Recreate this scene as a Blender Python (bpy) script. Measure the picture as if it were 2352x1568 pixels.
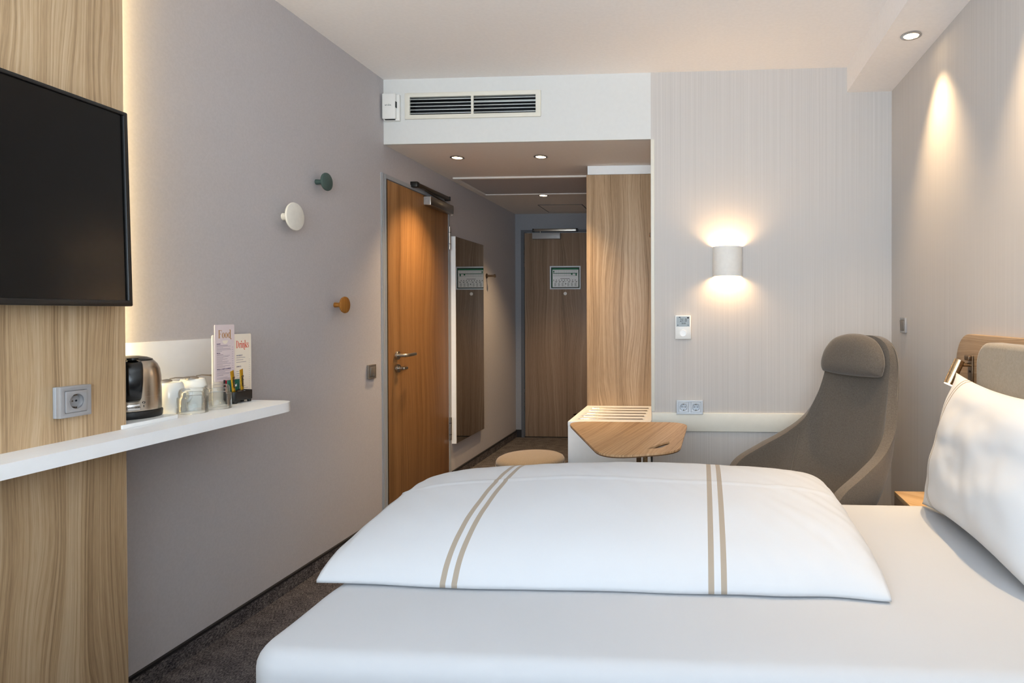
import bpy, bmesh, math, random
from math import pi, sin, cos, radians, sqrt
from mathutils import Vector, Matrix, noise
from mathutils.geometry import tessellate_polygon

for o in list(bpy.data.objects):
    bpy.data.objects.remove(o, do_unlink=True)
SC = bpy.context.scene
COL = SC.collection
random.seed(7)

# ------------------------------------------------------------------ camera
CAM_H = 1.2615
yaw, pitch, roll = -0.0631, -0.0083, -0.0020
fw = Vector((sin(yaw) * cos(pitch), cos(yaw) * cos(pitch), sin(pitch)))
rt = Vector((cos(yaw), -sin(yaw), 0))
up = rt.cross(fw)
r2 = rt * cos(roll) + up * sin(roll)
u2 = -rt * sin(roll) + up * cos(roll)
cd = bpy.data.cameras.new('camera')
cam = bpy.data.objects.new('camera', cd)
COL.objects.link(cam)
cam.matrix_world = Matrix(((r2.x, u2.x, -fw.x, 0), (r2.y, u2.y, -fw.y, 0), (r2.z, u2.z, -fw.z, CAM_H), (0, 0, 0, 1)))
cd.sensor_fit = 'HORIZONTAL'
cd.sensor_width = 36
cd.lens = 1412.2 / 2352 * 36
cd.shift_x = -(1520.2 - 1176) / 2352
cd.shift_y = (729.7 - 784) / 2352
cd.clip_start = 0.02
SC.camera = cam

# ------------------------------------------------------------------ world, daylight, exposure
W = bpy.data.worlds.new('sky')
SC.world = W
W.use_nodes = True
W.node_tree.nodes['Background'].inputs[0].default_value = (0.80, 0.90, 1.0, 1)
W.node_tree.nodes['Background'].inputs[1].default_value = 1.0
SC.view_settings.view_transform = 'Standard'
SC.view_settings.look = 'None'
SC.view_settings.gamma = 1
SC.view_settings.use_curve_mapping = False
SC.view_settings.exposure = 0.62
SC.cycles.max_bounces = 7
SC.cycles.use_light_tree = False
SC.cycles.diffuse_bounces = 4
SC.cycles.use_adaptive_sampling = True
SC.cycles.adaptive_threshold = 0.04
SC.cycles.glossy_bounces = 4
SC.cycles.transmission_bounces = 6
SC.cycles.transparent_max_bounces = 16
SC.cycles.caustics_reflective = False
SC.cycles.caustics_refractive = False


def light(name, kind, loc, energy, color, parent=None, **kw):
    d = bpy.data.lights.new(name, kind)
    d.energy = energy
    d.color = color
    for k, v in kw.items():
        setattr(d, k, v)
    o = bpy.data.objects.new(name, d)
    COL.objects.link(o)
    o.location = loc
    if parent:
        o.parent = parent
    return o


# daylight coming in through the window behind the camera
DAY = light('window_daylight', 'AREA', (-0.30, -0.98, 1.62), 84, (0.74, 0.88, 1.0), shape='RECTANGLE', size=2.5, size_y=1.6)
DAY.rotation_euler = (radians(137), 0, 0)
WARM = (1.0, 0.70, 0.38)
LEDC = (1.0, 0.76, 0.40)

# ------------------------------------------------------------------ materials


def lin(c):
    return tuple((x / 255 / 12.92) if x / 255 <= 0.04045 else ((x / 255 + 0.055) / 1.055) ** 2.4 for x in c) + (1,)


class NT:
    def __init__(s, name):
        s.m = bpy.data.materials.new(name)
        s.m.use_nodes = True
        s.t = s.m.node_tree
        s.b = s.t.nodes['Principled BSDF']

    def n(s, kind, **kw):
        x = s.t.nodes.new('ShaderNode' + kind)
        for k, v in kw.items():
            if isinstance(v, (int, float, tuple)) and k in x.inputs:
                x.inputs[k].default_value = v
            else:
                setattr(x, k, v)
        return x

    def l(s, a, b):
        s.t.links.new(a, b)

    def base(s, col=None, rough=.5, metal=0, spec=.5):
        if col is not None:
            s.b.inputs['Base Color'].default_value = col
        s.b.inputs['Roughness'].default_value = rough
        s.b.inputs['Metallic'].default_value = metal
        s.b.inputs['Specular IOR Level'].default_value = spec

    def coord(s, scale, kind='Object', axes=None, rot=(0, 0, 0)):
        c = s.n('TexCoord')
        mp = s.n('Mapping')
        mp.inputs['Scale'].default_value = scale
        mp.inputs['Rotation'].default_value = rot
        src = c.outputs[kind]
        if axes:
            sp = s.n('SeparateXYZ')
            s.l(src, sp.inputs[0])
            cb = s.n('CombineXYZ')
            for i, a in enumerate(axes):
                if a:
                    s.l(sp.outputs[a], cb.inputs[i])
            src = cb.outputs[0]
        s.l(src, mp.inputs[0])
        return mp.outputs[0]

    def bump(s, h, strength=.2, dist=.002):
        b = s.n('Bump')
        b.inputs['Strength'].default_value = strength
        b.inputs['Distance'].default_value = dist
        s.l(h, b.inputs['Height'])
        s.l(b.outputs[0], s.b.inputs['Normal'])

    def ramp(s, f, stops):
        r = s.n('ValToRGB')
        e = r.color_ramp.elements
        while len(e) < len(stops):
            e.new(.5)
        for x, (p, c) in zip(e, stops):
            x.position = p
            x.color = c
        s.l(f, r.inputs[0])
        return r.outputs[0]


def plain(name, col, rough=.5, metal=0, spec=.5, mott=.03, ms=40, bump=0):
    t = NT(name)
    c = lin(col)
    t.base(c, rough, metal, spec)
    v = t.coord((1, 1, 1))
    nz = t.n('TexNoise', Scale=ms, Detail=1.0)
    t.l(v, nz.inputs['Vector'])
    lo = tuple(max(0, x * (1 - mott)) for x in c[:3]) + (1,)
    hi = tuple(min(1, x * (1 + mott)) for x in c[:3]) + (1,)
    t.l(t.ramp(nz.outputs[0], [(.3, lo), (.7, hi)]), t.b.inputs['Base Color'])
    if bump:
        t.bump(nz.outputs[0], bump, .001)
    return t.m


def emit(name, col, strength):
    t = NT(name)
    t.base((0, 0, 0, 1), .5)
    t.b.inputs['Emission Color'].default_value = tuple(col) + (1,)
    t.b.inputs['Emission Strength'].default_value = strength
    return t.m


def wood(name, dark, mid, light_, axes=('X', None, 'Z'), rot=(0, 0, 0), seed=0.0, rough=.45, bands=1.0, spec=.35, warp=.22):
    """grain runs along the third of the axes, figure varies along the first"""
    t = NT(name)
    t.base(None, rough, 0, spec)
    v0 = t.coord((1, 1, 1), axes=axes, rot=rot)
    off = t.n('VectorMath', operation='ADD')
    off.inputs[1].default_value = (seed, 0, seed * .6)
    t.l(v0, off.inputs[0])

    def scaled(src, sc):
        q = t.n('VectorMath', operation='MULTIPLY')
        q.inputs[1].default_value = sc
        t.l(src, q.inputs[0])
        return q.outputs[0]

    def nz(src, sc, det=3.0, ro=.55):
        x = t.n('TexNoise', Scale=1.0, Detail=det, Roughness=ro)
        t.l(scaled(src, sc), x.inputs['Vector'])
        return x.outputs[0]
    # the growth lines wander sideways: that draws the flame figure
    w1 = nz(off.outputs[0], (3.2, 1, .75), 2.0, .45)
    cb = t.n('CombineXYZ')
    wm = t.n('Math', operation='MULTIPLY')
    t.l(w1, wm.inputs[0])
    wm.inputs[1].default_value = warp
    t.l(wm.outputs[0], cb.inputs[0])
    p2 = t.n('VectorMath', operation='ADD')
    t.l(off.outputs[0], p2.inputs[0])
    t.l(cb.outputs[0], p2.inputs[1])
    lines = nz(p2.outputs[0], (150 * bands, 1, .7), 3.0, .65)
    fine = nz(p2.outputs[0], (560, 1, 14.0), 3.0, .6)
    broad = nz(p2.outputs[0], (16 * bands, 1, .25), 2.0, .5)
    m1 = t.n('Math', operation='MULTIPLY')
    t.l(lines, m1.inputs[0])
    m1.inputs[1].default_value = .48
    m2 = t.n('Math', operation='MULTIPLY_ADD')
    t.l(fine, m2.inputs[0])
    m2.inputs[1].default_value = .20
    t.l(m1.outputs[0], m2.inputs[2])
    m3 = t.n('Math', operation='MULTIPLY_ADD')
    t.l(broad, m3.inputs[0])
    m3.inputs[1].default_value = .32
    t.l(m2.outputs[0], m3.inputs[2])
    t.l(t.ramp(m3.outputs[0], [(.37, lin(dark)), (.50, lin(mid)), (.63, lin(light_))]), t.b.inputs['Base Color'])
    return t.m


def fabric(name, c1, c2, scale=900, rough=.9, bump=.25):
    t = NT(name)
    t.base(None, rough, 0, .15)
    v = t.coord((1, 1, 1))
    nz = t.n('TexNoise', Scale=scale, Detail=2.0)
    t.l(v, nz.inputs['Vector'])
    n2 = t.n('TexNoise', Scale=scale * .2, Detail=3.0)
    t.l(v, n2.inputs['Vector'])
    a = t.n('Math', operation='MULTIPLY_ADD')
    t.l(nz.outputs[0], a.inputs[0])
    a.inputs[1].default_value = .7
    m = t.n('Math', operation='MULTIPLY')
    t.l(n2.outputs[0], m.inputs[0])
    m.inputs[1].default_value = .3
    t.l(m.outputs[0], a.inputs[2])
    t.l(t.ramp(a.outputs[0], [(.36, lin(c1)), (.64, lin(c2))]), t.b.inputs['Base Color'])
    t.b.inputs['Sheen Weight'].default_value = .25
    t.bump(nz.outputs[0], bump, .0006)
    return t.m


def wallpaper(name, axes):
    t = NT(name)
    t.base(None, .75, 0, .25)
    v = t.coord((330, 1, .6), axes=axes)
    n1 = t.n('TexNoise', Scale=1.0, Detail=2.0, Roughness=.7)
    t.l(v, n1.inputs['Vector'])
    t.l(t.ramp(n1.outputs[0], [(.30, lin((193, 188, 184))), (.50, lin((200, 195, 191))), (.7, lin((207, 202, 198)))]), t.b.inputs['Base Color'])
    return t.m


def carpet(name, c1, c2, c3):
    t = NT(name)
    t.base(None, .95, 0, .1)
    v = t.coord((1, .45, 1), rot=(0, 0, radians(35)))
    n1 = t.n('TexNoise', Scale=210.0, Detail=3.0, Roughness=.7)
    t.l(v, n1.inputs['Vector'])
    n2 = t.n('TexNoise', Scale=14.0, Detail=2.0)
    t.l(t.coord((1, 1, 1)), n2.inputs['Vector'])
    a = t.n('Math', operation='MULTIPLY_ADD')
    t.l(n2.outputs[0], a.inputs[0])
    a.inputs[1].default_value = .25
    t.l(n1.outputs[0], a.inputs[2])
    t.l(t.ramp(a.outputs[0], [(.48, lin(c1)), (.62, lin(c2)), (.80, lin(c3))]), t.b.inputs['Base Color'])
    t.bump(n1.outputs[0], .8, .004)
    return t.m


def linen(name, stripes=(), colour=(203, 205, 209), stripe=(158, 146, 132), wr=.30):
    """white bed linen; woven stripes lie at fixed places of the cloth's own u coordinate"""
    t = NT(name)
    t.base(lin(colour), .85, 0, .15)
    t.b.inputs['Sheen Weight'].default_value = .1
    if stripes:
        c = t.n('TexCoord')
        sp = t.n('SeparateXYZ')
        t.l(c.outputs['UV'], sp.inputs[0])
        acc = None
        for (a, b) in stripes:
            cm = t.n('Math', operation='COMPARE')
            t.l(sp.outputs[0], cm.inputs[0])
            cm.inputs[1].default_value = (a + b) / 2
            cm.inputs[2].default_value = (b - a) / 2
            if acc is None:
                acc = cm.outputs[0]
            else:
                ad = t.n('Math', operation='ADD')
                t.l(acc, ad.inputs[0])
                t.l(cm.outputs[0], ad.inputs[1])
                acc = ad.outputs[0]
        mx = t.n('Mix', data_type='RGBA')
        t.l(acc, mx.inputs['Factor'])
        mx.inputs[6].default_value = lin(colour)
        mx.inputs[7].default_value = lin(stripe)
        t.l(mx.outputs[2], t.b.inputs['Base Color'])
    v = t.coord((4.0, 4.0, 4.0), rot=(0, 0, .6))
    nz = t.n('TexNoise', Scale=1.0, Detail=2.0, Roughness=.5)
    t.l(v, nz.inputs['Vector'])
    t.bump(nz.outputs[0], wr, .03)
    return t.m


def brushed(name, col, rough=.3, axes=('X', None, 'Z'), scale=(2, 1, 500)):
    t = NT(name)
    t.base(lin(col), rough, 1.0)
    v = t.coord(scale, axes=axes)
    nz = t.n('TexNoise', Scale=1.0, Detail=2.0)
    t.l(v, nz.inputs['Vector'])
    t.bump(nz.outputs[0], .05, .001)
    r = t.n('MapRange')
    r.inputs[3].default_value = rough * .7
    r.inputs[4].default_value = rough * 1.3
    t.l(nz.outputs[0], r.inputs[0])
    t.l(r.outputs[0], t.b.inputs['Roughness'])
    return t.m


M = {}
M['paint_left'] = plain('grey_wall_paint', (186, 181, 182), .8, ms=120, mott=.03, bump=.12)
M['paint_end'] = plain('blue_grey_wall_paint', (142, 143, 148), .8, ms=120)
M['ceiling'] = plain('ceiling_paint', (246, 241, 238), .85, ms=60, mott=.015)
M['ceil_corr'] = plain('corridor_ceiling_paint', (232, 225, 218), .85, ms=60, mott=.015)
M['white_paint'] = plain('white_paint', (218, 218, 216), .7, mott=.01)
M['paper_far'] = wallpaper('striped_wallpaper', ('X', None, 'Z'))
M['paper_right'] = wallpaper('striped_wallpaper_bed_wall', ('Y', None, 'Z'))
M['carpet'] = carpet('mottled_carpet', (46, 43, 46), (86, 81, 82), (128, 121, 117))
M['black_edge'] = plain('black_rubber_edge', (20, 18, 22), .6)
M['oak_tv'] = wood('pale_oak_panel', (148, 120, 88), (194, 165, 128), (218, 195, 162), axes=('Y', None, 'Z'), seed=3.1)
M['oak_wardrobe'] = wood('pale_oak_wardrobe', (124, 98, 72), (176, 147, 116), (208, 182, 152), seed=8.4)
M['oak_door'] = wood('amber_oak_door', (122, 84, 48), (148, 104, 62), (168, 124, 78), axes=('X', None, 'Z'), seed=5.2, bands=1.0)
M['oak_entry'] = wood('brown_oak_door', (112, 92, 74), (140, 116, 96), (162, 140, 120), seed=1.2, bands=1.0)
M['oak_table'] = wood('oak_tabletop', (140, 106, 72), (184, 148, 110), (208, 178, 142), axes=('X', None, 'Y'), rot=(0, radians(-12), 0), seed=2.5, bands=1.0)
M['oak_head'] = wood('oak_headboard', (112, 90, 66), (150, 124, 96), (176, 152, 124), axes=('Z', None, 'X'), seed=6.6)
M['oak_night'] = wood('oak_nightstand', (164, 126, 84), (200, 164, 120), (220, 190, 150), axes=('X', None, 'Y'), seed=4.4, rot=(0, radians(35), 0))
M['dark_ply'] = plain('dark_ply_edge', (96, 66, 38), .6, mott=.1)
M['white_lam'] = plain('white_laminate', (246, 246, 246), .38, mott=.008)
M['white_plastic'] = plain('white_plastic', (234, 233, 230), .35, mott=.01)
M['white_plaster'] = plain('white_plaster', (232, 228, 222), .8, mott=.02)
M['vent_frame'] = plain('cream_vent_frame', (226, 222, 210), .5, mott=.01)
M['vent_slat'] = plain('vent_slat_aluminium', (222, 230, 230), .45, .3, mott=.02)
M['void'] = plain('dark_void', (16, 18, 24), .8)
M['steel'] = brushed('brushed_steel', (176, 170, 162), .32)
M['steel_dark'] = brushed('dark_brushed_steel', (120, 110, 100), .35)
M['chrome'] = plain('chrome', (210, 208, 206), .12, 1.0, mott=.01)
M['champagne'] = brushed('champagne_metal', (196, 172, 140), .26)
M['bronze'] = brushed('bronze_plate', (124, 106, 88), .35)
M['grey_plastic'] = plain('grey_plastic', (160, 158, 158), .42, .15, mott=.01)
M['grey_plastic_dk'] = plain('taupe_switch_plastic', (120, 112, 104), .42, .2, mott=.01)
M['silver_plastic'] = plain('silver_socket_plastic', (206, 212, 220), .4, .1, mott=.01)
M['frame_grey'] = plain('blue_grey_metal_paint', (160, 162, 166), .5, mott=.015)
M['frame_dark'] = plain('slate_metal_paint', (84, 86, 92), .55, mott=.02)
M['black'] = plain('black_plastic', (14, 14, 15), .4)
M['black_gloss'] = plain('black_gloss_plastic', (10, 11, 13), .22)
M['tv_bezel'] = plain('tv_bezel', (16, 15, 15), .35)
M['screen'] = plain('tv_screen_glass', (4, 4, 4), .20, spec=.28)
M['mirror'] = plain('mirror_glass', (205, 200, 192), .015, 1.0, mott=.0)
M['chair'] = fabric('taupe_wool', (82, 75, 68), (112, 104, 96))
M['seam'] = plain('seam_thread', (124, 115, 104), .9)
M['pouf'] = fabric('sand_wool', (124, 107, 86), (148, 131, 108))
M['pouf_side'] = fabric('charcoal_wool', (52, 50, 48), (78, 74, 70))
M['head_fab'] = fabric('beige_headboard_fabric', (124, 115, 102), (150, 141, 128), scale=600)
M['sheet'] = linen('white_sheet', colour=(186, 188, 192), wr=.12)
M['bed_base'] = fabric('dark_bed_base', (58, 54, 52), (78, 74, 70))
M['door_gap'] = plain('door_gap_black', (10, 10, 12), .8)
M['green'] = plain('green_lacquer', (62, 82, 78), .55)
M['white_knob'] = plain('cream_lacquer', (226, 222, 212), .55)
M['oak_knob'] = wood('oak_knob_wood', (120, 74, 22), (158, 104, 44), (180, 126, 62), bands=2.0)
M['ceramic'] = plain('white_ceramic', (238, 238, 234), .12, mott=.005)
M['gold'] = plain('gold_foil', (206, 160, 40), .28, .7, mott=.12, ms=200)
M['teal'] = plain('green_tea_packet', (10, 104, 88), .5)
M['red'] = plain('red_tea_packet', (176, 24, 44), .5)
M['choc'] = plain('brown_wrapper', (50, 34, 32), .4)
M['lilac'] = plain('lilac_card', (222, 205, 204), .6, mott=.01)
M['cream'] = plain('cream_card', (240, 226, 206), .6, mott=.01)
M['ink_gold'] = plain('gold_ink', (178, 122, 36), .6)
M['ink_red'] = plain('red_ink', (222, 84, 52), .6)
M['ink'] = plain('purple_grey_ink', (140, 126, 138), .7)
M['ink_dark'] = plain('violet_heading_ink', (92, 78, 108), .7)
M['ink_blk'] = plain('black_ink', (30, 30, 32), .7)
M['ink_grey'] = plain('grey_ink', (120, 124, 126), .7)
M['ink_green'] = plain('green_ink', (30, 110, 78), .7)
M['paper_white'] = plain('white_paper', (240, 243, 245), .7, mott=.01)
M['sign_dark'] = plain('dark_green_border', (26, 50, 40), .6)
M['lcd'] = plain('lcd_grey', (140, 148, 150), .3)
M['glow'] = emit('warm_lamp_glow', (1.0, .74, .42), 14)
M['bulb'] = emit('warm_bulb_glow', (1.0, .72, .38), 12)
M['led'] = emit('warm_led_strip', (1.0, .76, .38), 24)
tg = NT('clear_glass')
tg.t.nodes.remove(tg.b)
gt = tg.n('BsdfTransparent', Color=(.97, .98, .98, 1))
gg = tg.n('BsdfGlossy', Color=(1, 1, 1, 1), Roughness=.02)
gf0 = tg.n('LayerWeight', Blend=.24)
gf = tg.n('Math', operation='MULTIPLY')
gf.inputs[1].default_value = .8
tg.l(gf0.outputs['Fresnel'], gf.inputs[0])
gm = tg.n('MixShader')
tg.l(gf.outputs[0], gm.inputs[0])
tg.l(gt.outputs[0], gm.inputs[1])
tg.l(gg.outputs[0], gm.inputs[2])
tg.l(gm.outputs[0], tg.t.nodes['Material Output'].inputs[0])
M['glass'] = tg.m

# ------------------------------------------------------------------ mesh helpers


def mesh_from(bm, name, smooth=False, ang=35):
    bmesh.ops.recalc_face_normals(bm, faces=bm.faces)
    me = bpy.data.meshes.new(name)
    bm.to_mesh(me)
    bm.free()
    if smooth:
        for p in me.polygons:
            p.use_smooth = True
        try:
            me.set_sharp_from_angle(angle=radians(ang))
        except Exception:
            pass
    return me


def ob(name, me, mat, parent=None, loc=(0, 0, 0), rot=(0, 0, 0)):
    if isinstance(me, bmesh.types.BMesh):
        me = mesh_from(me, name)
    if mat is not None:
        me.materials.clear()
        me.materials.append(M[mat] if isinstance(mat, str) else mat)
    o = bpy.data.objects.new(name, me)
    COL.objects.link(o)
    o.location = loc
    o.rotation_euler = rot
    if parent:
        o.parent = parent
    return o


def tag(o, label, cat=None, group=None, kind=None):
    o['label'] = label
    if cat:
        o['category'] = cat
    if group:
        o['group'] = group
    if kind:
        o['kind'] = kind
    return o


def thing(name, label, cat, loc=(0, 0, 0), rotz=0, group=None, kind=None):
    o = bpy.data.objects.new(name, None)
    o.empty_display_size = .05
    COL.objects.link(o)
    o.location = loc
    o.rotation_euler = (0, 0, rotz)
    return tag(o, label, cat, group, kind)


LEFT, FAR, RIGHT = radians(90), 0.0, radians(-90)


def add_box(bm, x0, x1, y0, y1, z0, z1):
    vs = [bm.verts.new(p) for p in ((x0, y0, z0), (x1, y0, z0), (x1, y1, z0), (x0, y1, z0), (x0, y0, z1), (x1, y0, z1), (x1, y1, z1), (x0, y1, z1))]
    for f in ((0, 3, 2, 1), (4, 5, 6, 7), (0, 1, 5, 4), (1, 2, 6, 5), (2, 3, 7, 6), (3, 0, 4, 7)):
        bm.faces.new([vs[i] for i in f])


def box(x0, x1, y0, y1, z0, z1, bev=0, seg=2, name='box'):
    bm = bmesh.new()
    add_box(bm, x0, x1, y0, y1, z0, z1)
    if bev:
        bmesh.ops.bevel(bm, geom=bm.edges[:], offset=bev, segments=seg, affect='EDGES', profile=.5)
    return mesh_from(bm, name, bool(bev), 50)


def boxes(lst, name='boxes'):
    bm = bmesh.new()
    for b in lst:
        add_box(bm, *b)
    return mesh_from(bm, name)


def lathe(prof, n=48, name='lathe', close=False):
    """prof: (radius, z) pairs, turned about local Z"""
    bm = bmesh.new()
    rings = []
    for r, z in prof:
        if r < 1e-6:
            rings.append([bm.verts.new((0, 0, z))])
        else:
            rings.append([bm.verts.new((r * cos(2 * pi * i / n), r * sin(2 * pi * i / n), z)) for i in range(n)])
    seq = list(zip(rings, rings[1:]))
    if close:
        seq.append((rings[-1], rings[0]))
    for a, b in seq:
        for i in range(n):
            j = (i + 1) % n
            if len(a) == 1 and len(b) == 1:
                continue
            if len(a) == 1:
                bm.faces.new((a[0], b[i], b[j]))
            elif len(b) == 1:
                bm.faces.new((a[i], a[j], b[0]))
            else:
                bm.faces.new((a[i], a[j], b[j], b[i]))
    return mesh_from(bm, name, True, 40)


def tube(path, rad, n=12, name='tube', cap=True):
    """round bar along a 3-D path; rad is one radius or one per point"""
    bm = bmesh.new()
    P = [Vector(p) for p in path]
    R = rad if isinstance(rad, (list, tuple)) else [rad] * len(P)
    rings = []
    ref = None
    for i, p in enumerate(P):
        d = (P[min(i + 1, len(P) - 1)] - P[max(i - 1, 0)]).normalized()
        if ref is None:
            ref = Vector((0, 0, 1)) if abs(d.z) < .9 else Vector((1, 0, 0))
        a = d.cross(ref).normalized()
        b = d.cross(a).normalized()
        ref = -b if (-b).dot(ref) > 0 else b
        a = d.cross(ref).normalized()
        b = d.cross(a).normalized()
        rings.append([bm.verts.new(p + (a * cos(2 * pi * k / n) + b * sin(2 * pi * k / n)) * R[i]) for k in range(n)])
    for u, v in zip(rings, rings[1:]):
        for k in range(n):
            j = (k + 1) % n
            bm.faces.new((u[k], u[j], v[j], v[k]))
    if cap:
        bm.faces.new(rings[0][::-1])
        bm.faces.new(rings[-1])
    return mesh_from(bm, name, True, 40)


def rrect(w, h, r, n=6, cx=0, cy=0):
    pts = []
    for (sx, sy, a0) in ((1, 1, 0), (-1, 1, 90), (-1, -1, 180), (1, -1, 270)):
        for k in range(n + 1):
            a = radians(a0 + 90 * k / n)
            pts.append((cx + sx * (w / 2 - r) + r * cos(a), cy + sy * (h / 2 - r) + r * sin(a)))
    return pts


def circ(r, n=32, cx=0, cy=0):
    return [(cx + r * cos(2 * pi * k / n), cy + r * sin(2 * pi * k / n)) for k in range(n)]


def slab(outline, t, bev=0, seg=2, name='slab', flat=False):
    """outline in local XZ, thickness from y=0 out to y=-t; flat=True: outline in XY, thickness from z=0 down to -t"""
    bm = bmesh.new()
    vs = [bm.verts.new((x, 0, z)) for x, z in outline]
    f = bm.faces.new(vs)
    r = bmesh.ops.extrude_face_region(bm, geom=[f])
    nv = [v for v in r['geom'] if isinstance(v, bmesh.types.BMVert)]
    for v in nv:
        v.co.y -= t
    if bev:
        fe = [e for e in bm.edges if all(v.co.y < -t + 1e-6 for v in e.verts)]
        bmesh.ops.bevel(bm, geom=fe, offset=bev, segments=seg, affect='EDGES', profile=.5)
    if flat:
        for v in bm.verts:
            v.co = Vector((v.co.x, v.co.z, v.co.y))
    return mesh_from(bm, name, True, 35)


def plate(outer, holes, t, bevel=0, name='plate', flat=False):
    """a plate with holes: outlines in local XZ, from y=0 out to y=-t (flat: XY, z from 0 down)"""
    cu = bpy.data.curves.new(name, 'CURVE')
    cu.dimensions = '2D'
    cu.fill_mode = 'BOTH'
    for pts in [outer] + holes:
        s = cu.splines.new('POLY')
        s.points.add(len(pts) - 1)
        for q, (x, y) in zip(s.points, pts):
            q.co = (x, y, 0, 1)
        s.use_cyclic_u = True
    cu.extrude = t / 2 - bevel
    cu.bevel_depth = bevel
    cu.bevel_resolution = 1
    cu.offset = -bevel
    tmp = bpy.data.objects.new('tmp', cu)
    COL.objects.link(tmp)
    dg = bpy.context.evaluated_depsgraph_get()
    me = bpy.data.meshes.new_from_object(tmp.evaluated_get(dg))
    bpy.data.objects.remove(tmp)
    bpy.data.curves.remove(cu)
    for v in me.vertices:
        x, y, z = v.co
        v.co = (x, y, z - t / 2) if flat else (x, -(z + t / 2), y)
    bm = bmesh.new()
    bm.from_mesh(me)
    bmesh.ops.remove_doubles(bm, verts=bm.verts, dist=1e-6)
    bpy.data.meshes.remove(me)
    return mesh_from(bm, name, True, 35)


def text(name, s, size, mat, parent, loc, rot=(radians(90), 0, 0), sx=1, bold=0, align='LEFT', depth=.0004):
    cu = bpy.data.curves.new(name, 'FONT')
    cu.body = s
    cu.size = size
    cu.align_x = align
    cu.extrude = depth
    cu.offset = bold
    cu.resolution_u = 3
    tmp = bpy.data.objects.new('tmp', cu)
    COL.objects.link(tmp)
    dg = bpy.context.evaluated_depsgraph_get()
    me = bpy.data.meshes.new_from_object(tmp.evaluated_get(dg))
    bpy.data.objects.remove(tmp)
    bpy.data.curves.remove(cu)
    for v in me.vertices:
        v.co.x *= sx
    return ob(name, me, mat, parent, loc, rot)


def puffy(outline, tf, tb, rings=14, p=2.4, q=2.0, name='cushion', c=None):
    """an inflated cushion: outline in XZ, bulging to y=-tf in front and y=+tb behind"""
    n = len(outline)
    c = c or (sum(x for x, _ in outline) / n, sum(z for _, z in outline) / n)
    bm = bmesh.new()

    def side(sgn, t, rim):
        rr = []
        for k in range(1, rings):
            r = sin(pi / 2 * k / rings)
            y = sgn * t * max(0, 1 - r ** p) ** (1 / q)
            rr.append([bm.verts.new((c[0] + (x - c[0]) * r, y, c[1] + (z - c[1]) * r)) for x, z in outline])
        rr.append(rim)
        ctr = bm.verts.new((c[0], sgn * t, c[1]))
        for i in range(n):
            bm.faces.new((ctr, rr[0][i], rr[0][(i + 1) % n]))
        for a, b in zip(rr, rr[1:]):
            for i in range(n):
                j = (i + 1) % n
                bm.faces.new((a[i], b[i], b[j], a[j]))
    rim = [bm.verts.new((x, 0, z)) for x, z in outline]
    side(-1, tf, rim)
    side(1, tb, rim)
    return mesh_from(bm, name, True, 180)


def crom(pts, k):
    """Catmull-Rom resampling with k steps per span"""
    P = [Vector(p) for p in pts]
    P = [P[0] * 2 - P[1]] + P + [P[-1] * 2 - P[-2]]
    out = []
    for i in range(1, len(P) - 2):
        for j in range(k):
            t = j / k
            a, b, c, d = P[i - 1], P[i], P[i + 1], P[i + 2]
            out.append(.5 * (2 * b + (c - a) * t + (2 * a - 5 * b + 4 * c - d) * t * t + (3 * b - a - 3 * c + d) * t ** 3))
    out.append(P[-2])
    return out


def interp(tbl, x):
    """smooth cubic through the knots of tbl"""
    n = len(tbl)
    if x <= tbl[0][0]:
        return tbl[0][1]
    for i in range(n - 1):
        (a, ya), (b, yb) = tbl[i], tbl[i + 1]
        if x <= b:
            h = b - a

            def slope(k):
                if k == 0 or k == n - 1:
                    q = (tbl[1], tbl[0]) if k == 0 else (tbl[-1], tbl[-2])
                    return (q[0][1] - q[1][1]) / (q[0][0] - q[1][0])
                return (tbl[k + 1][1] - tbl[k - 1][1]) / (tbl[k + 1][0] - tbl[k - 1][0])
            t = (x - a) / h
            return ((2 * t ** 3 - 3 * t * t + 1) * ya + (t ** 3 - 2 * t * t + t) * h * slope(i) + (-2 * t ** 3 + 3 * t * t) * yb + (t ** 3 - t * t) * h * slope(i + 1))
    return tbl[-1][1]


# ------------------------------------------------------------------ the room
XL, XR, YF, YE, YB = -1.879, 1.077, 3.552, 6.146, -1.05
ZC, ZS, ZR = 2.648, 2.265, 2.507
X1 = -0.286          # where the striped wall ends and the corridor begins
XC = -0.70           # corridor wall behind the wardrobe


def struct(name, me, mat, label, cat, parent=None):
    return tag(ob(name, me, mat, parent), label, cat, kind='structure')


struct('floor', box(XL - .1, XR + .1, YB - .1, YE + .1, -.05, 0), 'carpet', 'dark mottled grey-brown carpet covering the floor', 'floor')
struct('ceiling', box(XL - .1, XR + .1, YB - .1, YF, ZC, ZC + .1), 'ceiling', 'smooth pale ceiling over the bedroom', 'ceiling')
struct('ceiling_corridor', box(XL - .1, X1 - .0005, YF + .02, YE, ZS, ZS + .1), 'ceil_corr', 'lower ceiling over the entrance corridor with round downlights', 'ceiling')
D0, D1, DT = 3.518, 4.496, 2.085      # side door opening
struct('wall_left', boxes([(XL - .12, XL, YB, D0, 0, ZC), (XL - .12, XL, D1, YE + .1, 0, ZC), (XL - .12, XL, D0, D1, DT, ZC)]), 'paint_left',
       'warm grey painted wall carrying the round wooden knobs', 'wall')
struct('wall_far', boxes([(X1, XR + .1, YF, YF + .12, 0, ZC), (X1, X1 + .1, YF + .12, 4.82, 0, ZC)]), 'paper_far', 'pale striped wallpaper wall behind the armchair', 'wall')
struct('wall_right', box(XR, XR + .1, YB, YF, 0, ZC), 'paper_right', 'pale striped wallpaper wall behind the headboard', 'wall')
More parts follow.
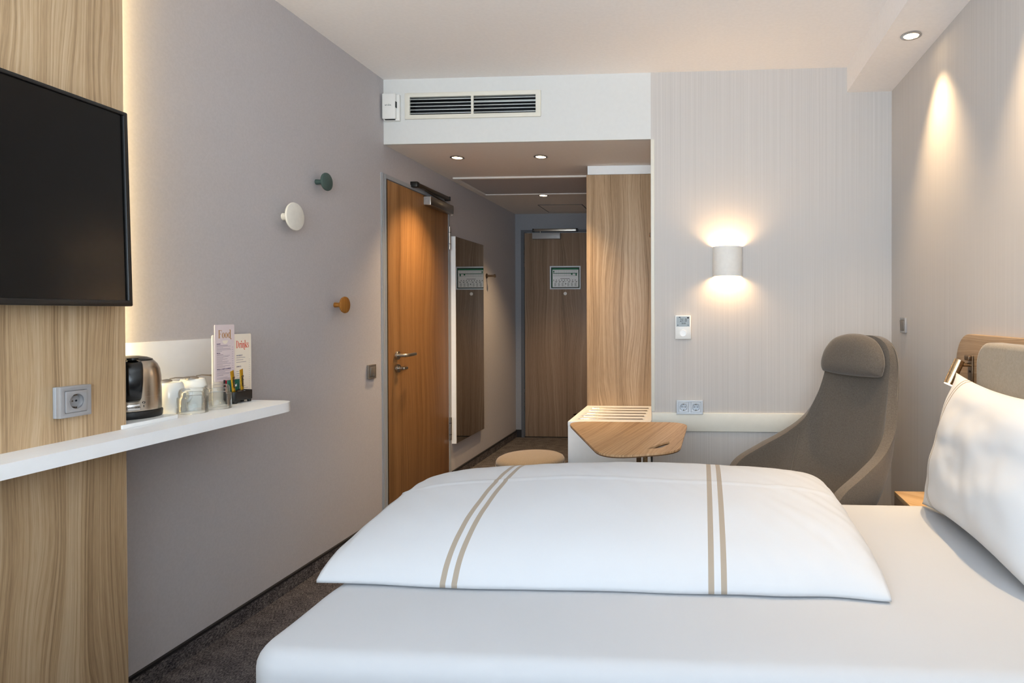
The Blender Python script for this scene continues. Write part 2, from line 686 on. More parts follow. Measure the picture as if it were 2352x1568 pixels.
struct('wall_bulkhead', boxes([(XL, X1, YF, YF + .02, ZS, 2.43), (XL, X1, YF, YF + .02, 2.54, ZC), (XL, -1.723, YF, YF + .02, 2.43, 2.54), (-.951, X1, YF, YF + .02, 2.43, 2.54)]), 'white_paint', 'white bulkhead above the corridor holding the air vent', 'wall')
struct('ceiling_soffit', box(.828, XR, YB, YF, ZR, ZC), 'ceiling', 'dropped ceiling strip with downlights along the headboard wall', 'ceiling')
struct('wall_end', boxes([(XL, -1.815, YE, YE + .1, 0, ZS), (-.82, XC + .1, YE, YE + .1, 0, ZS), (-1.815, -.82, YE, YE + .1, 2.10, ZS)]), 'paint_end', 'blue-grey wall around the entrance door at corridor end', 'wall')
struct('wall_corridor', boxes([(XC, XC + .1, 4.82, YE, 0, ZS), (XC, X1, 4.80, 4.82, 0, ZS)]), 'paint_end', 'corridor wall beyond the wardrobe', 'wall')
# back wall with the window the daylight comes through
struct('wall_back', boxes([(XL, XR, YB - .1, YB, 0, .45), (XL, XR, YB - .1, YB, 2.45, ZC), (XL, -1.65, YB - .1, YB, .45, 2.45), (.95, XR, YB - .1, YB, .45, 2.45)]),
       'white_paint', 'white window wall behind the camera', 'wall')
wn = thing('window_1', 'wide window behind the camera', 'window', (-.35, YB, 1.45), kind='structure')
ob('window_frame', plate(rrect(2.6, 2.0, .004, 1), [rrect(1.22, 1.88, .004, 1, -.64), rrect(1.22, 1.88, .004, 1, .64)], .05), 'frame_dark', wn, (0, -.02, 0))

# skirting: carpet strip with a black top edge
bb = struct('baseboard_left', boxes([(XL, XL + .012, YB, D0 - .002, 0, .058), (XL, XL + .012, D1 + .03, YE - .012, 0, .058)]), 'carpet', 'dark carpet skirting along the grey wall', 'baseboard')
ob('top_edge', boxes([(XL, XL + .013, YB, D0 - .002, .058, .068), (XL, XL + .013, D1 + .03, YE - .012, .058, .068)]), 'black_edge', bb)
struct('baseboard_end', box(XL + .001, -1.818, YE - .012, YE, 0, .075), 'black_edge', 'black skirting beside the entrance door', 'baseboard')
struct('trim_1', box(X1 - .001, X1 + .020, YF - .006, YF, .692, ZS - .002, .002), 'vent_frame', 'pale corner strip at the edge of the striped wall', 'trim')
struct('trim_2', box(X1 + .004, XR, YF - .012, YF, .577, .685, .003), 'vent_frame', 'white wall board running low behind the armchair', 'trim')
struct('trim_3', box(X1 + .001, X1 + .006, YF - .004, YF, 0, .577), 'void', 'thin dark joint beside the luggage bench', 'trim')
# access panels set into the corridor ceiling
ap = thing('access_panel', 'large framed access panel in the corridor ceiling', 'panel', (-1.28, 4.78, ZS), kind='thing')
ob('panel_frame', plate(rrect(1.10, .66, .002, 1), [rrect(1.05, .60, .002, 1)], .012, flat=True), 'ceil_corr', ap)
ob('panel_board', box(-.515, .515, -.29, .29, -.006, 0), 'paint_left', ap)
ap2 = thing('access_panel', 'small square access panel in ceiling near the entrance door', 'panel', (-1.3, 5.84, ZS), kind='thing')
ob('panel_board', box(-.2, .2, -.2, .2, -.003, 0), 'ceil_corr', ap2)
ob('panel_joint', plate(rrect(.42, .42, .002, 1), [rrect(.40, .40, .002, 1)], .003, flat=True), 'frame_dark', ap2)

# ------------------------------------------------------------------ doors


def door_closer(p, x0, xb0, xb1, zc, xr0, xr1, zr):
    c = ob('door_closer', box(xb0, xb1, -.052, 0, zc, zc + .062, .004), 'steel', p)
    ob('end_cap', slab(rrect(.044, .054, .004), .002), 'grey_plastic', c, (xb0 - .0005, -.026, zc + .031), (0, 0, radians(-90)))
    ob('cap_ring', lathe([(.016, 0), (.016, .003), (.0145, .003), (.0145, 0)], 24), 'steel', c, (xb0 - .004, -.026, zc + .031), (0, radians(90), 0))
    ra = ob('slide_rail', box(xr0, xr1, -.045, -.018, zr, zr + .024, .003), 'steel_dark', p)
    ob('rail_end', box(xr0 - .035, xr0, -.047, 0, zr - .008, zr + .028, .003), 'black', ra)
    ob('rail_end', box(xr1, xr1 + .012, -.047, 0, zr - .003, zr + .028, .003), 'black', ra)
    ob('closer_arm', tube([((xb0 + xb1) / 2 + .1, -.032, zc + .065), ((xr0 + xr1) / 2 - .13, -.032, zr)], .006), 'steel_dark', p)


def hinge(p, x, z):
    h = ob('hinge', tube([(x, -.012, z - .085), (x, -.012, z + .085)], .009), 'steel', p)
    ob('hinge_joint', tube([(x, -.012, z - .045), (x, -.012, z - .041)], .0098), 'black', h)
    ob('hinge_joint', tube([(x, -.012, z + .041), (x, -.012, z + .045)], .0098), 'black', h)


# side (bathroom) door, amber wood, on the left wall: local x runs into the room's depth
d = thing('door_1', 'amber oak side door with lever handle on the grey wall', 'door', (XL, D0, 0), LEFT, kind='structure')
ob('door_frame',
   boxes([(-.004, .050, -.006, .10, 0, 2.092), (.955, .985, -.006, .10, 0, 2.092), (.050, .955, -.006, .10, 2.068, 2.092)]), 'frame_grey', d)
ob('frame_bead', boxes([(.006, .014, -.0085, -.006, 0, 2.09), (.034, .040, -.0085, -.006, 0, 2.09)]), 'frame_grey', d)
ob('seal_gap', boxes([(.050, .062, -.003, .03, .004, 2.066)]), 'door_gap', d)
lf = ob('door_leaf', box(.062, .952, -.004, .03, .006, 2.063, .002), 'oak_door', d)
ob('leaf_edge', boxes([(.0625, .068, -.0045, -.0038, .006, 2.063)]), 'dark_ply', d)
for z in (1.82, .398):
    hinge(d, .962, z)
door_closer(d, 0, .555, .945, 1.995, .40, .89, 2.088)
hd = ob('door_handle', lathe([(0, 0), (.026, 0), (.026, .010), (.024, .012), (0, .012)], 32), 'steel', d, (.155, -.012, 1.002), (radians(90), 0, 0))
ob('lever', tube([(.155, -.02, 1.002), (.155, -.062, 1.002), (.165, -.070, 1.002), (.21, -.070, 1.002), (.30, -.060, 1.002)], .0105), 'steel', d)
lk = ob('lock_rose', lathe([(0, 0), (.026, 0), (.026, .010), (.024, .012), (0, .012)], 32), 'steel', d, (.160, -.012, .922), (radians(90), 0, 0))
ob('thumb_turn', tube([(.160, -.02, .922), (.160, -.048, .922)], .012), 'steel', d)
ob('turn_bar', box(.150, .200, -.062, -.046, .914, .930, .004), 'steel', d)

# entrance door at the end of the corridor
e = thing('door_2', 'brown oak entrance door with closer at the corridor end', 'door', (0, YE, 0), FAR, kind='structure')
ob('door_frame', boxes([(-1.815, -1.785, -.022, .08, 0, 2.10), (-.85, -.82, -.022, .08, 0, 2.10), (-1.785, -.85, -.022, .08, 2.075, 2.10)]), 'frame_dark', e)
ob('door_leaf', box(-1.780, -.855, -.012, .03, .008, 2.070, .002), 'oak_entry', e)
ob('floor_gap', box(-1.785, -.85, -.010, .02, .0, .008), 'door_gap', e)
for z in (1.815, .405):
    hinge(e, -1.792, z)
c = ob('door_closer', box(-1.69, -1.405, -.055, -.012, 2.005, 2.066, .004), 'grey_plastic', e)
text('maker_mark', 'GEZE', .012, 'ink_grey', c, (-1.47, -.0555, 2.018))
ra = ob('slide_rail', box(-1.675, -1.245, -.05, -.02, 2.082, 2.108, .003), 'steel', e)
ob('rail_end', box(-1.69, -1.675, -.052, -.018, 2.078, 2.11, .003), 'black', ra)
ob('rail_end', box(-1.245, -1.23, -.052, -.018, 2.078, 2.11, .003), 'black', ra)
ob('closer_arm', tube([(-1.61, -.036, 2.068), (-1.61, -.036, 2.082)], .007), 'steel', e)
ob('peephole', lathe([(0, .004), (.010, .004), (.016, .003), (.017, 0), (0, 0)], 24), 'white_plastic', e, (-1.364, -.0122, 1.457), (radians(90), 0, 0))

# framed escape plan on the entrance door
sg = thing('escape_plan', 'framed green and white escape plan on the entrance door', 'sign', (-1.362, YE - .013, 1.617), FAR)
ob('frame', plate(rrect(.315, .235, .003, 2), [rrect(.288, .208, .002, 2)], .012, .002), 'silver_plastic', sg)
ob('backing', box(-.155, .155, -.004, 0, -.115, .115), 'black', sg)
sh = ob('plan_sheet', box(-.136, .136, -.006, -.004, -.097, .097), 'paper_white', sg)
ob('sheet_border', plate(rrect(.288, .208, .001, 1), [rrect(.268, .190, .001, 1)], .0065), 'sign_dark', sg)
ob('green_banner', boxes([(-.134, .134, -.0068, -.006, .080, .095), (-.136, -.130, -.0068, -.006, -.095, .08)]), 'ink_green', sh)
pl = [(-.128, .125, -.0066, -.006, .0445, .0475)]
for k in range(22):
    x = -.122 + k * .0113
    pl.append((x, x + .0014, -.0066, -.006, .048, .072))
    pl.append((x, x + .0014, -.0066, -.006, .018, .044))
pl += [(-.122, .122, -.0066, -.006, .071, .0725), (-.122, .122, -.0066, -.006, .017, .0185)]
ob('floor_plan', boxes(pl), 'ink_grey', sh)
ob('corridor_line', boxes([(-.125, .122, -.0067, -.006, .041, .0455), (-.124, -.112, -.0067, -.006, .052, .070), (.105, .118, -.0067, -.006, .020, .042), (.06, .075, -.0067, -.006, .028, .044)]), 'ink_green', sh)
tx = []
for k in range(9):
    tx.append((-.122 + k * .0275, -.114 + k * .0275, -.0067, -.006, -.028, -.021))
for h0 in (-.12, .012):
    for k in range(3):
        tx.append((h0 + .02 + k * .037, h0 + .034 + k * .037, -.0067, -.006, -.045, -.039))
tx += [(0, .009, -.0067, -.006, -.066, -.058), (-.002, -.0005, -.0067, -.006, -.094, -.036), (-.13, .13, -.0067, -.006, -.0355, -.0345), (-.05, .045, -.0067, -.006, -.012, -.008)]
ob('pictograms', boxes(tx), 'ink_blk', sh)
ls = []
for h0 in (-.12, .012):
    for k in range(3):
        for j in range(6):
            ls.append((h0 + .008 + k * .037, h0 + .032 + k * .037 - .006 * ((j * 7 + k) % 3) / 2, -.0066, -.006, -.055 - j * .006, -.0525 - j * .006))
ob('rules_text', boxes(ls), 'ink_grey', sh)

# ------------------------------------------------------------------ corridor fittings
mi = thing('wall_mirror', 'tall narrow mirror hung beside the amber side door', 'mirror', (XL, 4.535, .275), LEFT)
ob('backing', box(.004, .602, -.026, 0, .002, 1.562), 'white_lam', mi)
ob('mirror_glass', box(0, .606, -.031, -.0262, 0, 1.565), 'mirror', mi)
ob('side_edge', box(-.004, .0035, -.034, 0, 0, 1.565), 'white_lam', mi)
hk = thing('robe_hook', 'slim dark bronze robe hook beside the mirror', 'hook', (XL, 5.30, 1.588), LEFT)
ob('rose', lathe([(0, 0), (.022, 0), (.022, .006), (0, .008)], 24), 'bronze', hk, (0, 0, 0), (radians(90), 0, 0))
ob('peg', tube([(0, -.005, 0), (0, -.075, 0)], .009), 'bronze', hk)
ob('peg_end', lathe([(0, 0), (.014, 0), (.014, .012), (0, .012)], 24), 'bronze', hk, (0, -.07, 0), (radians(90), 0, 0))
ds = thing('door_stop', 'small round white wall stop beside the amber door top', 'door stop', (XL, 4.545, 2.02), LEFT)
ob('pad', lathe([(0, .012), (.012, .011), (.021, .005), (.022, 0), (0, 0)], 24), 'white_plastic', ds, (0, 0, 0), (radians(90), 0, 0))

wd = thing('wardrobe', 'pale oak wardrobe panel standing behind the luggage bench', 'wardrobe', (0, 4.167, 0), FAR)
ob('front_panel', box(-.778, X1 - .006, 0, .022, .0, 2.203, .001), 'oak_wardrobe', wd)
ob('side_panel', box(-.778, -.756, .0225, .62, .0, 2.203, .001), 'oak_wardrobe', wd)
ob('top_filler', box(-.770, X1 - .006, .002, .022, 2.205, ZS - .001), 'white_lam', wd)
kn = thing('chrome_coat_hook', 'small chrome coat hook on the wall edge beside the wardrobe', 'coat hook', (X1, 3.74, 1.735), RIGHT)
ob('stem', tube([(0, 0, 0), (0, -.02, 0)], .004), 'chrome', kn)
ob('disc', lathe([(0, 0), (.014, .001), (.016, .004), (.012, .008), (0, .009)], 24), 'chrome', kn, (0, -.017, 0), (radians(90), 0, 0))

# waste bin standing in the corridor behind the bench
wb = thing('waste_bin', 'dark waste bin half hidden behind the luggage bench', 'bin', (-.896, 4.75, 0))
ob('bin_body', lathe([(0, 0), (.088, 0), (.105, .46), (.098, .46), (.082, .01), (0, .01)], 40), 'black', wb)
ob('bin_rim', lathe([(.106, .452), (.109, .46), (.106, .468), (.097, .468), (.097, .452)], 40, close=True), 'bronze', wb)

# luggage bench: white box, slotted top with metal bars
bn = thing('luggage_bench', 'white luggage bench with five metal bars set in its top', 'bench', (-.534, YF, 0), FAR)
ob('front_panel', box(-.243, .243, .002, .020, .0, .598), 'white_lam', bn)
ob('side_panel', box(-.243, -.225, .0205, .612, .0, .598), 'white_lam', bn)
ob('top_board', plate([(-.243, -.001 + .0), (.243, -.001), (.243, .612), (-.243, .612)], [rrect(.40, .040, .0195, 6, 0, .095 + k * .104) for k in range(5)], .030, .004, flat=True), 'white_lam', bn, (0, 0, .628))
bar = tube([(-.190, 0, 0), (-.186, 0, 0), (.186, 0, 0), (.190, 0, 0)], [.010, .0145, .0145, .010], 18)
for k in range(5):
    ob('metal_bar', bar, 'chrome', bn, (0, .095 + k * .104, .6165))
ob('recess_liner', box(-.22, .222, .05, .56, .585, .5975), 'steel_dark', bn)

# ------------------------------------------------------------------ recessed downlights


def downlight(x, y, z, label, energy, size=.032, ang=70, blend=.9, group='recessed round downlights'):
    t = thing('downlight', label, 'ceiling light', (x, y, z), 0, group)
    ob('trim_ring', lathe([(size, 0), (size + .012, 0), (size + .013, -.004), (size + .002, -.006), (size, -.004)], 40, close=True), 'chrome', t)
    ob('lamp_lens', lathe([(0, -.0015), (size, -.0015), (size, 0), (0, 0)], 40), 'glow', t)
    light('downlight_beam', 'SPOT', (0, 0, -.010), energy, WARM, t, spot_size=radians(ang), spot_blend=blend, shadow_soft_size=.025)
    return t


downlight(-1.564, 3.878, ZS, 'lit downlight in corridor ceiling nearest the amber side door', 60, ang=95)
downlight(-1.022, 3.894, ZS, 'lit downlight in corridor ceiling above the luggage bench', 46, ang=95)
downlight(-1.337, 5.175, ZS, 'lit downlight in corridor ceiling beyond the access panel', 60, ang=95)
downlight(.947, 2.842, ZR, 'lit downlight in the dropped strip above the armchair corner', 46, ang=80, blend=1.0)
downlight(.947, 1.93, ZR, 'lit downlight in the dropped strip above the headboard', 66, ang=80, blend=1.0)

# ------------------------------------------------------------------ bulkhead: air vent and wireless access point
v = thing('air_vent', 'cream framed air vent with slanted slats in white bulkhead', 'vent', (-1.337, YF, 2.485), FAR)
ob('vent_frame', plate(rrect(.816, .154, .003, 2), [rrect(.370, .104, .001, 1, -.1925), rrect(.370, .104, .001, 1, .1925)], .012, .003), 'vent_frame', v)
ob('duct_box', boxes([(-.386, .386, .085, .09, -.055, .055), (-.386, .386, .021, .085, .0545, .058), (-.386, .386, .021, .085, -.058, -.0545), (-.39, -.386, .021, .085, -.055, .055), (.386, .39, .021, .085, -.055, .055)]), 'void', v)
sl = box(-.186, .186, -.010, .010, -.0012, .0012, .0005, 1, 'vent_slat')
for sx in (-.1925, .1925):
    for k in range(5):
        ob('slat', sl, 'vent_slat', v, (sx, -.001, -.0405 + k * .0205), (radians(32 if not (sx > 0 and k == 3) else 50), 0, 0))
a = thing('wireless_access_point', 'small white wireless access point beside the air vent', 'access point', (-1.822, YF, 2.475), FAR)
ob('back_shell', box(-.048, .050, -.022, 0, -.078, .078, .006, 3), 'white_plastic', a)
fc = ob('front_cover', box(-.047, .035, -.042, -.0222, -.072, .080, .008, 3), 'white_plastic', a)
text('brand_mark', 'aruba', .017, 'ink_grey', fc, (-.027, -.0424, .004))
ob('port_slot', box(.0355, .0372, -.040, -.025, -.006, .030), 'ink_blk', a)
ob('bottom_slot', box(-.032, .028, -.036, -.024, -.0755, -.0722), 'void', a)

# ------------------------------------------------------------------ left wall: oak panel with TV, light strip, shelf
PX, PY = -1.656, 1.672
p = thing('oak_wall_panel', 'tall pale oak panel carrying the television', 'wall panel', (PX, PY, 0))
ob('panel_board', box(-.022, 0, -1.9, 0, 0, ZC - .001, .001), 'oak_tv', p)
ob('spacer_box', box(XL - PX + .001, -.0225, -1.80, -.10, 0, ZC - .002), 'white_paint', p)
ob('strip_profile', box(-.222, -.176, .146, .164, .945, ZC - .02), 'white_paint', p)
ob('light_strip', box(-.196, -.180, .1642, .168, .95, ZC - .025), 'led', p)

tv = thing('television', 'black flat television mounted on the oak panel', 'television', (-1.607, 1.632, 1.282), LEFT)
tv.rotation_euler = (radians(-1.2), 0, LEFT + radians(2.0))
ob('casing', box(-.952, -.004, 0, .030, .004, .536, .004), 'black', tv)
ob('bezel', plate(rrect(.960, .542, .004, 3, -.480, .271), [rrect(.936, .516, .001, 1, -.480, .274)], .014, .002), 'tv_bezel', tv)
ob('screen', box(-.949, -.011, -.008, -.002, .012, .534), 'screen', tv)
ob('wall_mount', box(-.60, -.36, .030, .046, .16, .36), 'black', tv)

sh = tag(ob('wall_shelf', slab([(XL + .001, -.30), (-1.535, -.30), (-1.535, 2.17), (-1.537, 2.20), (-1.545, 2.223), (-1.562, 2.240), (-1.590, 2.250), (XL + .001, 2.262)], .035, flat=True), 'white_lam', None, (0, 0, .93)),
         'long white wall shelf running in front of the oak panel', 'shelf')
cut = sh
bs = tag(ob('backsplash', box(XL, XL + .010, 1.60, 2.255, .931, 1.166, .001), 'white_lam'), 'low white backsplash board behind the kettle and cups', 'backsplash')


def socket(name, label, loc, rotz, n, mf, mi_, deep=.012, w=.0805):
    s = thing(name, label, 'socket', loc, rotz)
    W_ = .071 * n + .0095
    ob('frame', plate(rrect(W_, .0805, .002, 2), [rrect(.057, .057, .001, 1, (k - (n - 1) / 2) * .071) for k in range(n)], deep, .001), mf, s)
    ins = plate(rrect(.0555, .0555, .0015, 2), [circ(.0195, 36)], .005, .0006)
    cup = lathe([(.0195, .0), (.0195, -.012), (0, -.012)], 36)
    for k in range(n):
        x = (k - (n - 1) / 2) * .071
        i = ob('socket_insert', ins, mi_, s, (x, -deep + .003, 0))
        ob('socket_well', cup, mi_, i, (0, -.0035, 0), (radians(90), 0, 0))
        for dx in (-.0095, .0095):
            ob('pin_hole', lathe([(0, 0), (.0026, 0), (.0026, .001), (0, .001)], 16), 'void', i, (dx, .0082, 0), (radians(90), 0, 0))
        ob('screw', lathe([(0, 0), (.002, 0), (.002, .001), (0, .001)], 12), 'steel_dark', i, (0, .0082, 0), (radians(90), 0, 0))
        for dz in (-.0165, .0165):
            ob('earth_clip', box(-.003, .003, -.002, .0084, dz - .002, dz + .002), 'steel_dark', i)
        ob('well_ring', plate(circ(.0205, 36), [circ(.0192, 36)], .0004), 'ink_grey' if n > 1 else mi_, i, (0, -.0051, 0))
    return s


# keep socket wells from sinking into solid walls: a shallow surface box sits behind them
s1 = socket('wall_socket', 'grey single wall socket on the oak panel above the shelf', (PX + .010, 1.510, 1.033), LEFT, 1, 'grey_plastic', 'grey_plastic')
ob('surface_box', box(-.040, .040, 0, .0095, -.040, .040, .001), 'frame_grey', s1)
s2 = socket('wall_socket', 'silver double wall socket low beside the armchair', (-.0635, YF - .012, .7185), FAR, 2, 'silver_plastic', 'silver_plastic')
ob('surface_box', box(-.075, .075, 0, .0115, -.040, .040, .001), 'frame_grey', s2)


def switch(label, loc, rotz, rockers, mf, mr):
    s = thing('light_switch', label, 'light switch', loc, rotz)
    ob('frame', plate(rrect(.0805, .0805, .002, 2), [rrect(.057, .057, .001, 1)], .012, .001), mf, s)
    ob('back_plate', box(-.03, .03, -.008, 0, -.03, .03), mr, s)
    w = .056 / rockers
    for k in range(rockers):
        ob('rocker', box(-w / 2 + .0006, w / 2 - .0006, -.0075, 0, -.0275, .0275, .001), mr, s, (-.028 + w * (k + .5), -.0085, 0), (radians(4 if k == 0 else -2), 0, 0))
    return s


switch('taupe two-rocker light switch on grey wall beside the door frame', (XL, 3.391, .929), LEFT, 2, 'grey_plastic_dk', 'grey_plastic_dk')
switch('grey light switch on striped wall between armchair and headboard', (XR, 3.328, 1.193), RIGHT, 1, 'grey_plastic', 'grey_plastic_dk')


def wall_knob(label, y, z, r, mat, stem=.013):
    k = thing('coat_hook', label, 'coat hook', (XL, y, z), LEFT, 'round wooden wall knobs')
    ob('stem', lathe([(0, 0), (stem, 0), (stem * .9, .02), (stem * 1.1, .046), (0, .046)], 32), mat, k, (0, 0, 0), (radians(90), 0, 0))
    ob('disc', lathe([(0, 0), (r * .6, .0), (r * .95, .006), (r, .011), (r * .97, .016), (r * .8, .019), (0, .021)], 48), mat, k, (0, -.042, 0), (radians(90), 0, 0))


wall_knob('small dark green round wall knob, topmost of three', 2.905, 1.905, .044, 'green')
wall_knob('large white round wall knob on the grey wall', 2.665, 1.698, .063, 'white_knob', .017)
wall_knob('small oak round wall knob, lowest of three', 3.052, 1.305, .043, 'oak_knob')

# ------------------------------------------------------------------ things on the shelf
SZ = .93
tb = tag(ob('serving_board', slab(rrect(.215, .20, .01, 4, 0, 0), .012, .002, flat=True), 'white_plastic', None, (-1.761, 1.752, SZ + .012)), 'thin white board lying under the kettle', 'board')
ktl = thing('electric_kettle', 'brushed steel electric kettle with black handle on the shelf', 'kettle', (-1.770, 1.796, SZ + .012))
ob('base', lathe([(0, 0), (.080, 0), (.082, .004), (.083, .018), (.081, .022), (0, .022)], 64), 'black', ktl)
ob('body', lathe([(0, .024), (.080, .024), (.0805, .030), (.080, .09), (.079, .125), (.076, .148), (.070, .163), (.062, .173), (.058, .176), (0, .176)], 72), brushed('kettle_steel', (196, 186, 172), .24, axes=('X', None, 'Z'), scale=(2, 1, 900)), ktl)
ob('lid', lathe([(.0605, .1735), (.058, .179), (.045, .185), (.025, .189), (0, .190)], 64), 'black_gloss', ktl)
ang = radians(-39)
hv = Vector((cos(ang), sin(ang), 0))
sd = Vector((-sin(ang), cos(ang), 0))
gr = bmesh.new()
pr = [(.060, .168, .020), (.082, .172, .021), (.104, .166, .021), (.113, .150, .021), (.115, .11, .020), (.112, .088, .019), (.104, .070, .018), (.086, .061, .017), (.070, .066, .015)]
prev = None
for i, (rr, zz, ww) in enumerate(pr):
    tng = Vector((pr[min(i + 1, len(pr) - 1)][0] - pr[max(i - 1, 0)][0], pr[min(i + 1, len(pr) - 1)][1] - pr[max(i - 1, 0)][1], 0)).normalized()
    nr = Vector((tng.y, -tng.x, 0))
    ring = []
    for k in range(16):
        aa = 2 * pi * k / 16
        dw = ww * (abs(cos(aa)) ** .6) * (1 if cos(aa) > 0 else -1)
        dn = .008 * (abs(sin(aa)) ** .6) * (1 if sin(aa) > 0 else -1)
        q = hv * (rr + nr.x * dn) + sd * dw
        ring.append(gr.verts.new((q.x, q.y, zz + nr.y * dn)))
    if prev:
        for k in range(16):
            gr.faces.new((prev[k], prev[(k + 1) % 16], ring[(k + 1) % 16], ring[k]))
    else:
        gr.faces.new(ring)
    prev = ring
gr.faces.new(prev[::-1])
ob('handle', mesh_from(gr, 'handle', True, 60), 'black_gloss', ktl)
hb = hv * .1255
ob('lid_button', lathe([(0, 0), (.014, 0), (.014, .006), (0, .008)], 24), 'black', ktl, (hv.x * .088, hv.y * .088, .181))
bd = hv * .081
ob('badge', box(-.017, .017, -.002, .002, -.009, .009, .001), 'chrome', ktl, (bd.x, bd.y, .037), (0, 0, ang + radians(90)))
text('badge_mark', 'KENWOOD', .0062, 'ink_blk', ktl, (bd.x * 1.03 - sd.x * .0155, bd.y * 1.03 - sd.y * .0155, .034), (radians(90), 0, ang + radians(90)))
for k, s_ in enumerate(('O', 'I')):
    aa = ang + radians(19)
    q = Vector((cos(aa), sin(aa), 0)) * .0812
    text('switch_mark', s_, .010, 'ink_blk', ktl, (q.x, q.y, .046 - k * .011), (radians(90), 0, aa + radians(90)), align='CENTER')


def cup(label, x, y):
    c = thing('cup', label, 'cup', (x, y, SZ), 0, 'upturned white cups on the shelf')
    ob('cup_body', lathe([(.045, 0), (.046, .002), (.0455, .05), (.043, .075), (.037, .096), (.034, .100), (.030, .100), (.029, .098), (0, .098), (0, .094), (.034, .092), (.042, .05), (.043, .0)], 56, close=True), 'ceramic', c)
    ob('cup_handle', tube([(.044, 0, .03), (.058, 0, .028), (.068, 0, .040), (.069, 0, .056), (.060, 0, .068), (.041, 0, .070)], .0055), 'ceramic', c)
    return c


c1 = cup('upturned white cup next to the kettle', -1.792, 1.966)
c1.rotation_euler.z = radians(75)
c2 = cup('upturned white cup behind the drinking glasses', -1.812, 2.085)
c2.rotation_euler.z = radians(110)


def spoon(label, p0, p1, z0, z1):
    s = thing('spoon', label, 'spoon', p0 + (z0,), 0, 'teaspoons on the upturned cups')
    dv = Vector((p1[0] - p0[0], p1[1] - p0[1], 0))
    L = dv.length
    s.rotation_euler = (0, -math.atan2(z1 - z0, L), math.atan2(dv.y, dv.x))
    ob('spoon_handle', tube([(.030, 0, .008), (.05, 0, .009), (.08, 0, .004), (L, 0, .002)], [.0022, .002, .0024, .0045]), 'steel', s)
    bm = bmesh.new()
    bmesh.ops.create_uvsphere(bm, u_segments=20, v_segments=10, radius=1)
    for q in list(bm.verts):
        q.co = Vector((q.co.x * .024 + .012, q.co.y * .015, (max(q.co.z, 0) * .010)))
    ob('spoon_bowl', mesh_from(bm, 'bowl', True, 60), 'steel', s)


spoon('teaspoon lying across the upturned cup next to the kettle', (-1.80, 1.945), (-1.79, 2.045), 1.031, 1.036)
spoon('teaspoon lying on the upturned cup behind the glasses', (-1.80, 2.055), (-1.79, 2.15), 1.031, 1.033)


def glass(label, x, y):
    g = thing('drinking_glass', label, 'glass', (x, y, SZ), 0, 'upturned drinking glasses on the shelf')
    ob('glass_body', lathe([(.043, .0), (.0435, .001), (.0432, .040), (.0425, .052), (.0385, .056), (.0385, .070), (.036, .079), (.030, .083), (0, .083), (0, .074), (.030, .073), (.0345, .068), (.0350, .056), (.040, .050), (.0408, .001)], 64, close=True), 'glass', g)
    ob('relief_ring', lathe([(.013, 0), (.016, .0025), (.019, 0)], 32), 'glass', g, (cos(radians(-55)) * .0428, sin(radians(-55)) * .0428, .028), (radians(90), 0, radians(-55 + 90)))


glass('clear upturned glass in front of the white cups', -1.700, 1.955)
glass('clear upturned glass next to the black tray', -1.693, 2.050)

ty = thing('condiment_tray', 'black tray with small feet holding sachets on the shelf', 'tray', (-1.7215, 2.1875, SZ))
ob('tray_body', plate(rrect(.046, .097, .012, 6), [rrect(.040, .091, .009, 6)], .034, .001, flat=True), 'black', ty, (0, 0, .044))
ob('tray_floor', slab(rrect(.044, .095, .011, 6), .004, flat=True), 'black', ty, (0, 0, .014))
for sx in (-.014, .014):
    for sy in (-.036, .036):
        ob('foot', lathe([(0, 0), (.006, 0), (.007, .008), (.007, .0105), (0, .0105)], 20), 'black', ty, (sx, sy, 0))


def stick(label, x, y, lean):
    s = thing('sugar_stick', label, 'sachet', (x, y, .946), LEFT, 'gold stick sachets in the black tray')
    bm = bmesh.new()
    prof = [(0, .0085, .0006), (.006, .0085, .0008), (.012, .0080, .0030), (.05, .0075, .0042), (.098, .0080, .0030), (.105, .0088, .0008), (.113, .0088, .0006)]
    pv = None
    for z, w, t in prof:
        r = [bm.verts.new((w * cos(2 * pi * k / 14), t * sin(2 * pi * k / 14), z)) for k in range(14)]
        if pv:
            for k in range(14):
                bm.faces.new((pv[k], pv[(k + 1) % 14], r[(k + 1) % 14], r[k]))
        else:
            bm.faces.new(r)
        pv = r
    bm.faces.new(pv[::-1])
    b = ob('wrapper', mesh_from(bm, 'wrapper', True, 60), 'gold', s)
    t_ = text('wrapper_print', 'Dallmayr', .0125, 'ink_blk', b, (-.0045, -.0047, .090), (radians(90), radians(90), 0), bold=.0002)
    s.rotation_euler = (radians(8), radians(lean), LEFT)


stick('gold stick sachet standing nearer the cups', -1.716, 2.160, -16)
stick('gold stick sachet standing nearer the drinks menu', -1.716, 2.200, -13)
for nm, lb, mt, yy, xx, zz in (('tea_sachet', 'green tea packet standing in the black tray', 'teal', 2.172, -1.729, .945), ('tea_sachet', 'red tea packet behind the green one', 'red', 2.166, -1.735, .945)):
    tt = thing(nm, lb, 'sachet', (xx, yy, zz), LEFT, 'tea packets in the black tray')
    ob('packet', box(-.029, .029, -.002, .002, 0, .072, .001), mt, tt)
    if mt == 'teal':
        ob('packet_mark', slab([(-.004, .046), (.010, .046), (.010, .056), (.004, .052), (-.004, .057)], .0004), 'paper_white', tt, (.004, -.0021, 0))
    else:
        ob('packet_edge', box(-.031, -.027, -.0022, .0022, 0, .074), 'ink_blk', tt)
ch = tag(ob('chocolate', box(-.011, .011, -.010, .010, 0, .020, .003), 'choc', None, (-1.716, 2.190, .958), (radians(14), 0, radians(20))), 'small brown wrapped sweet lying in the black tray', 'sweet')
cr = thing('creamer_sachets', 'white paper sachet lying flat in the black tray', 'sachet', (-1.719, 2.220, .9455))
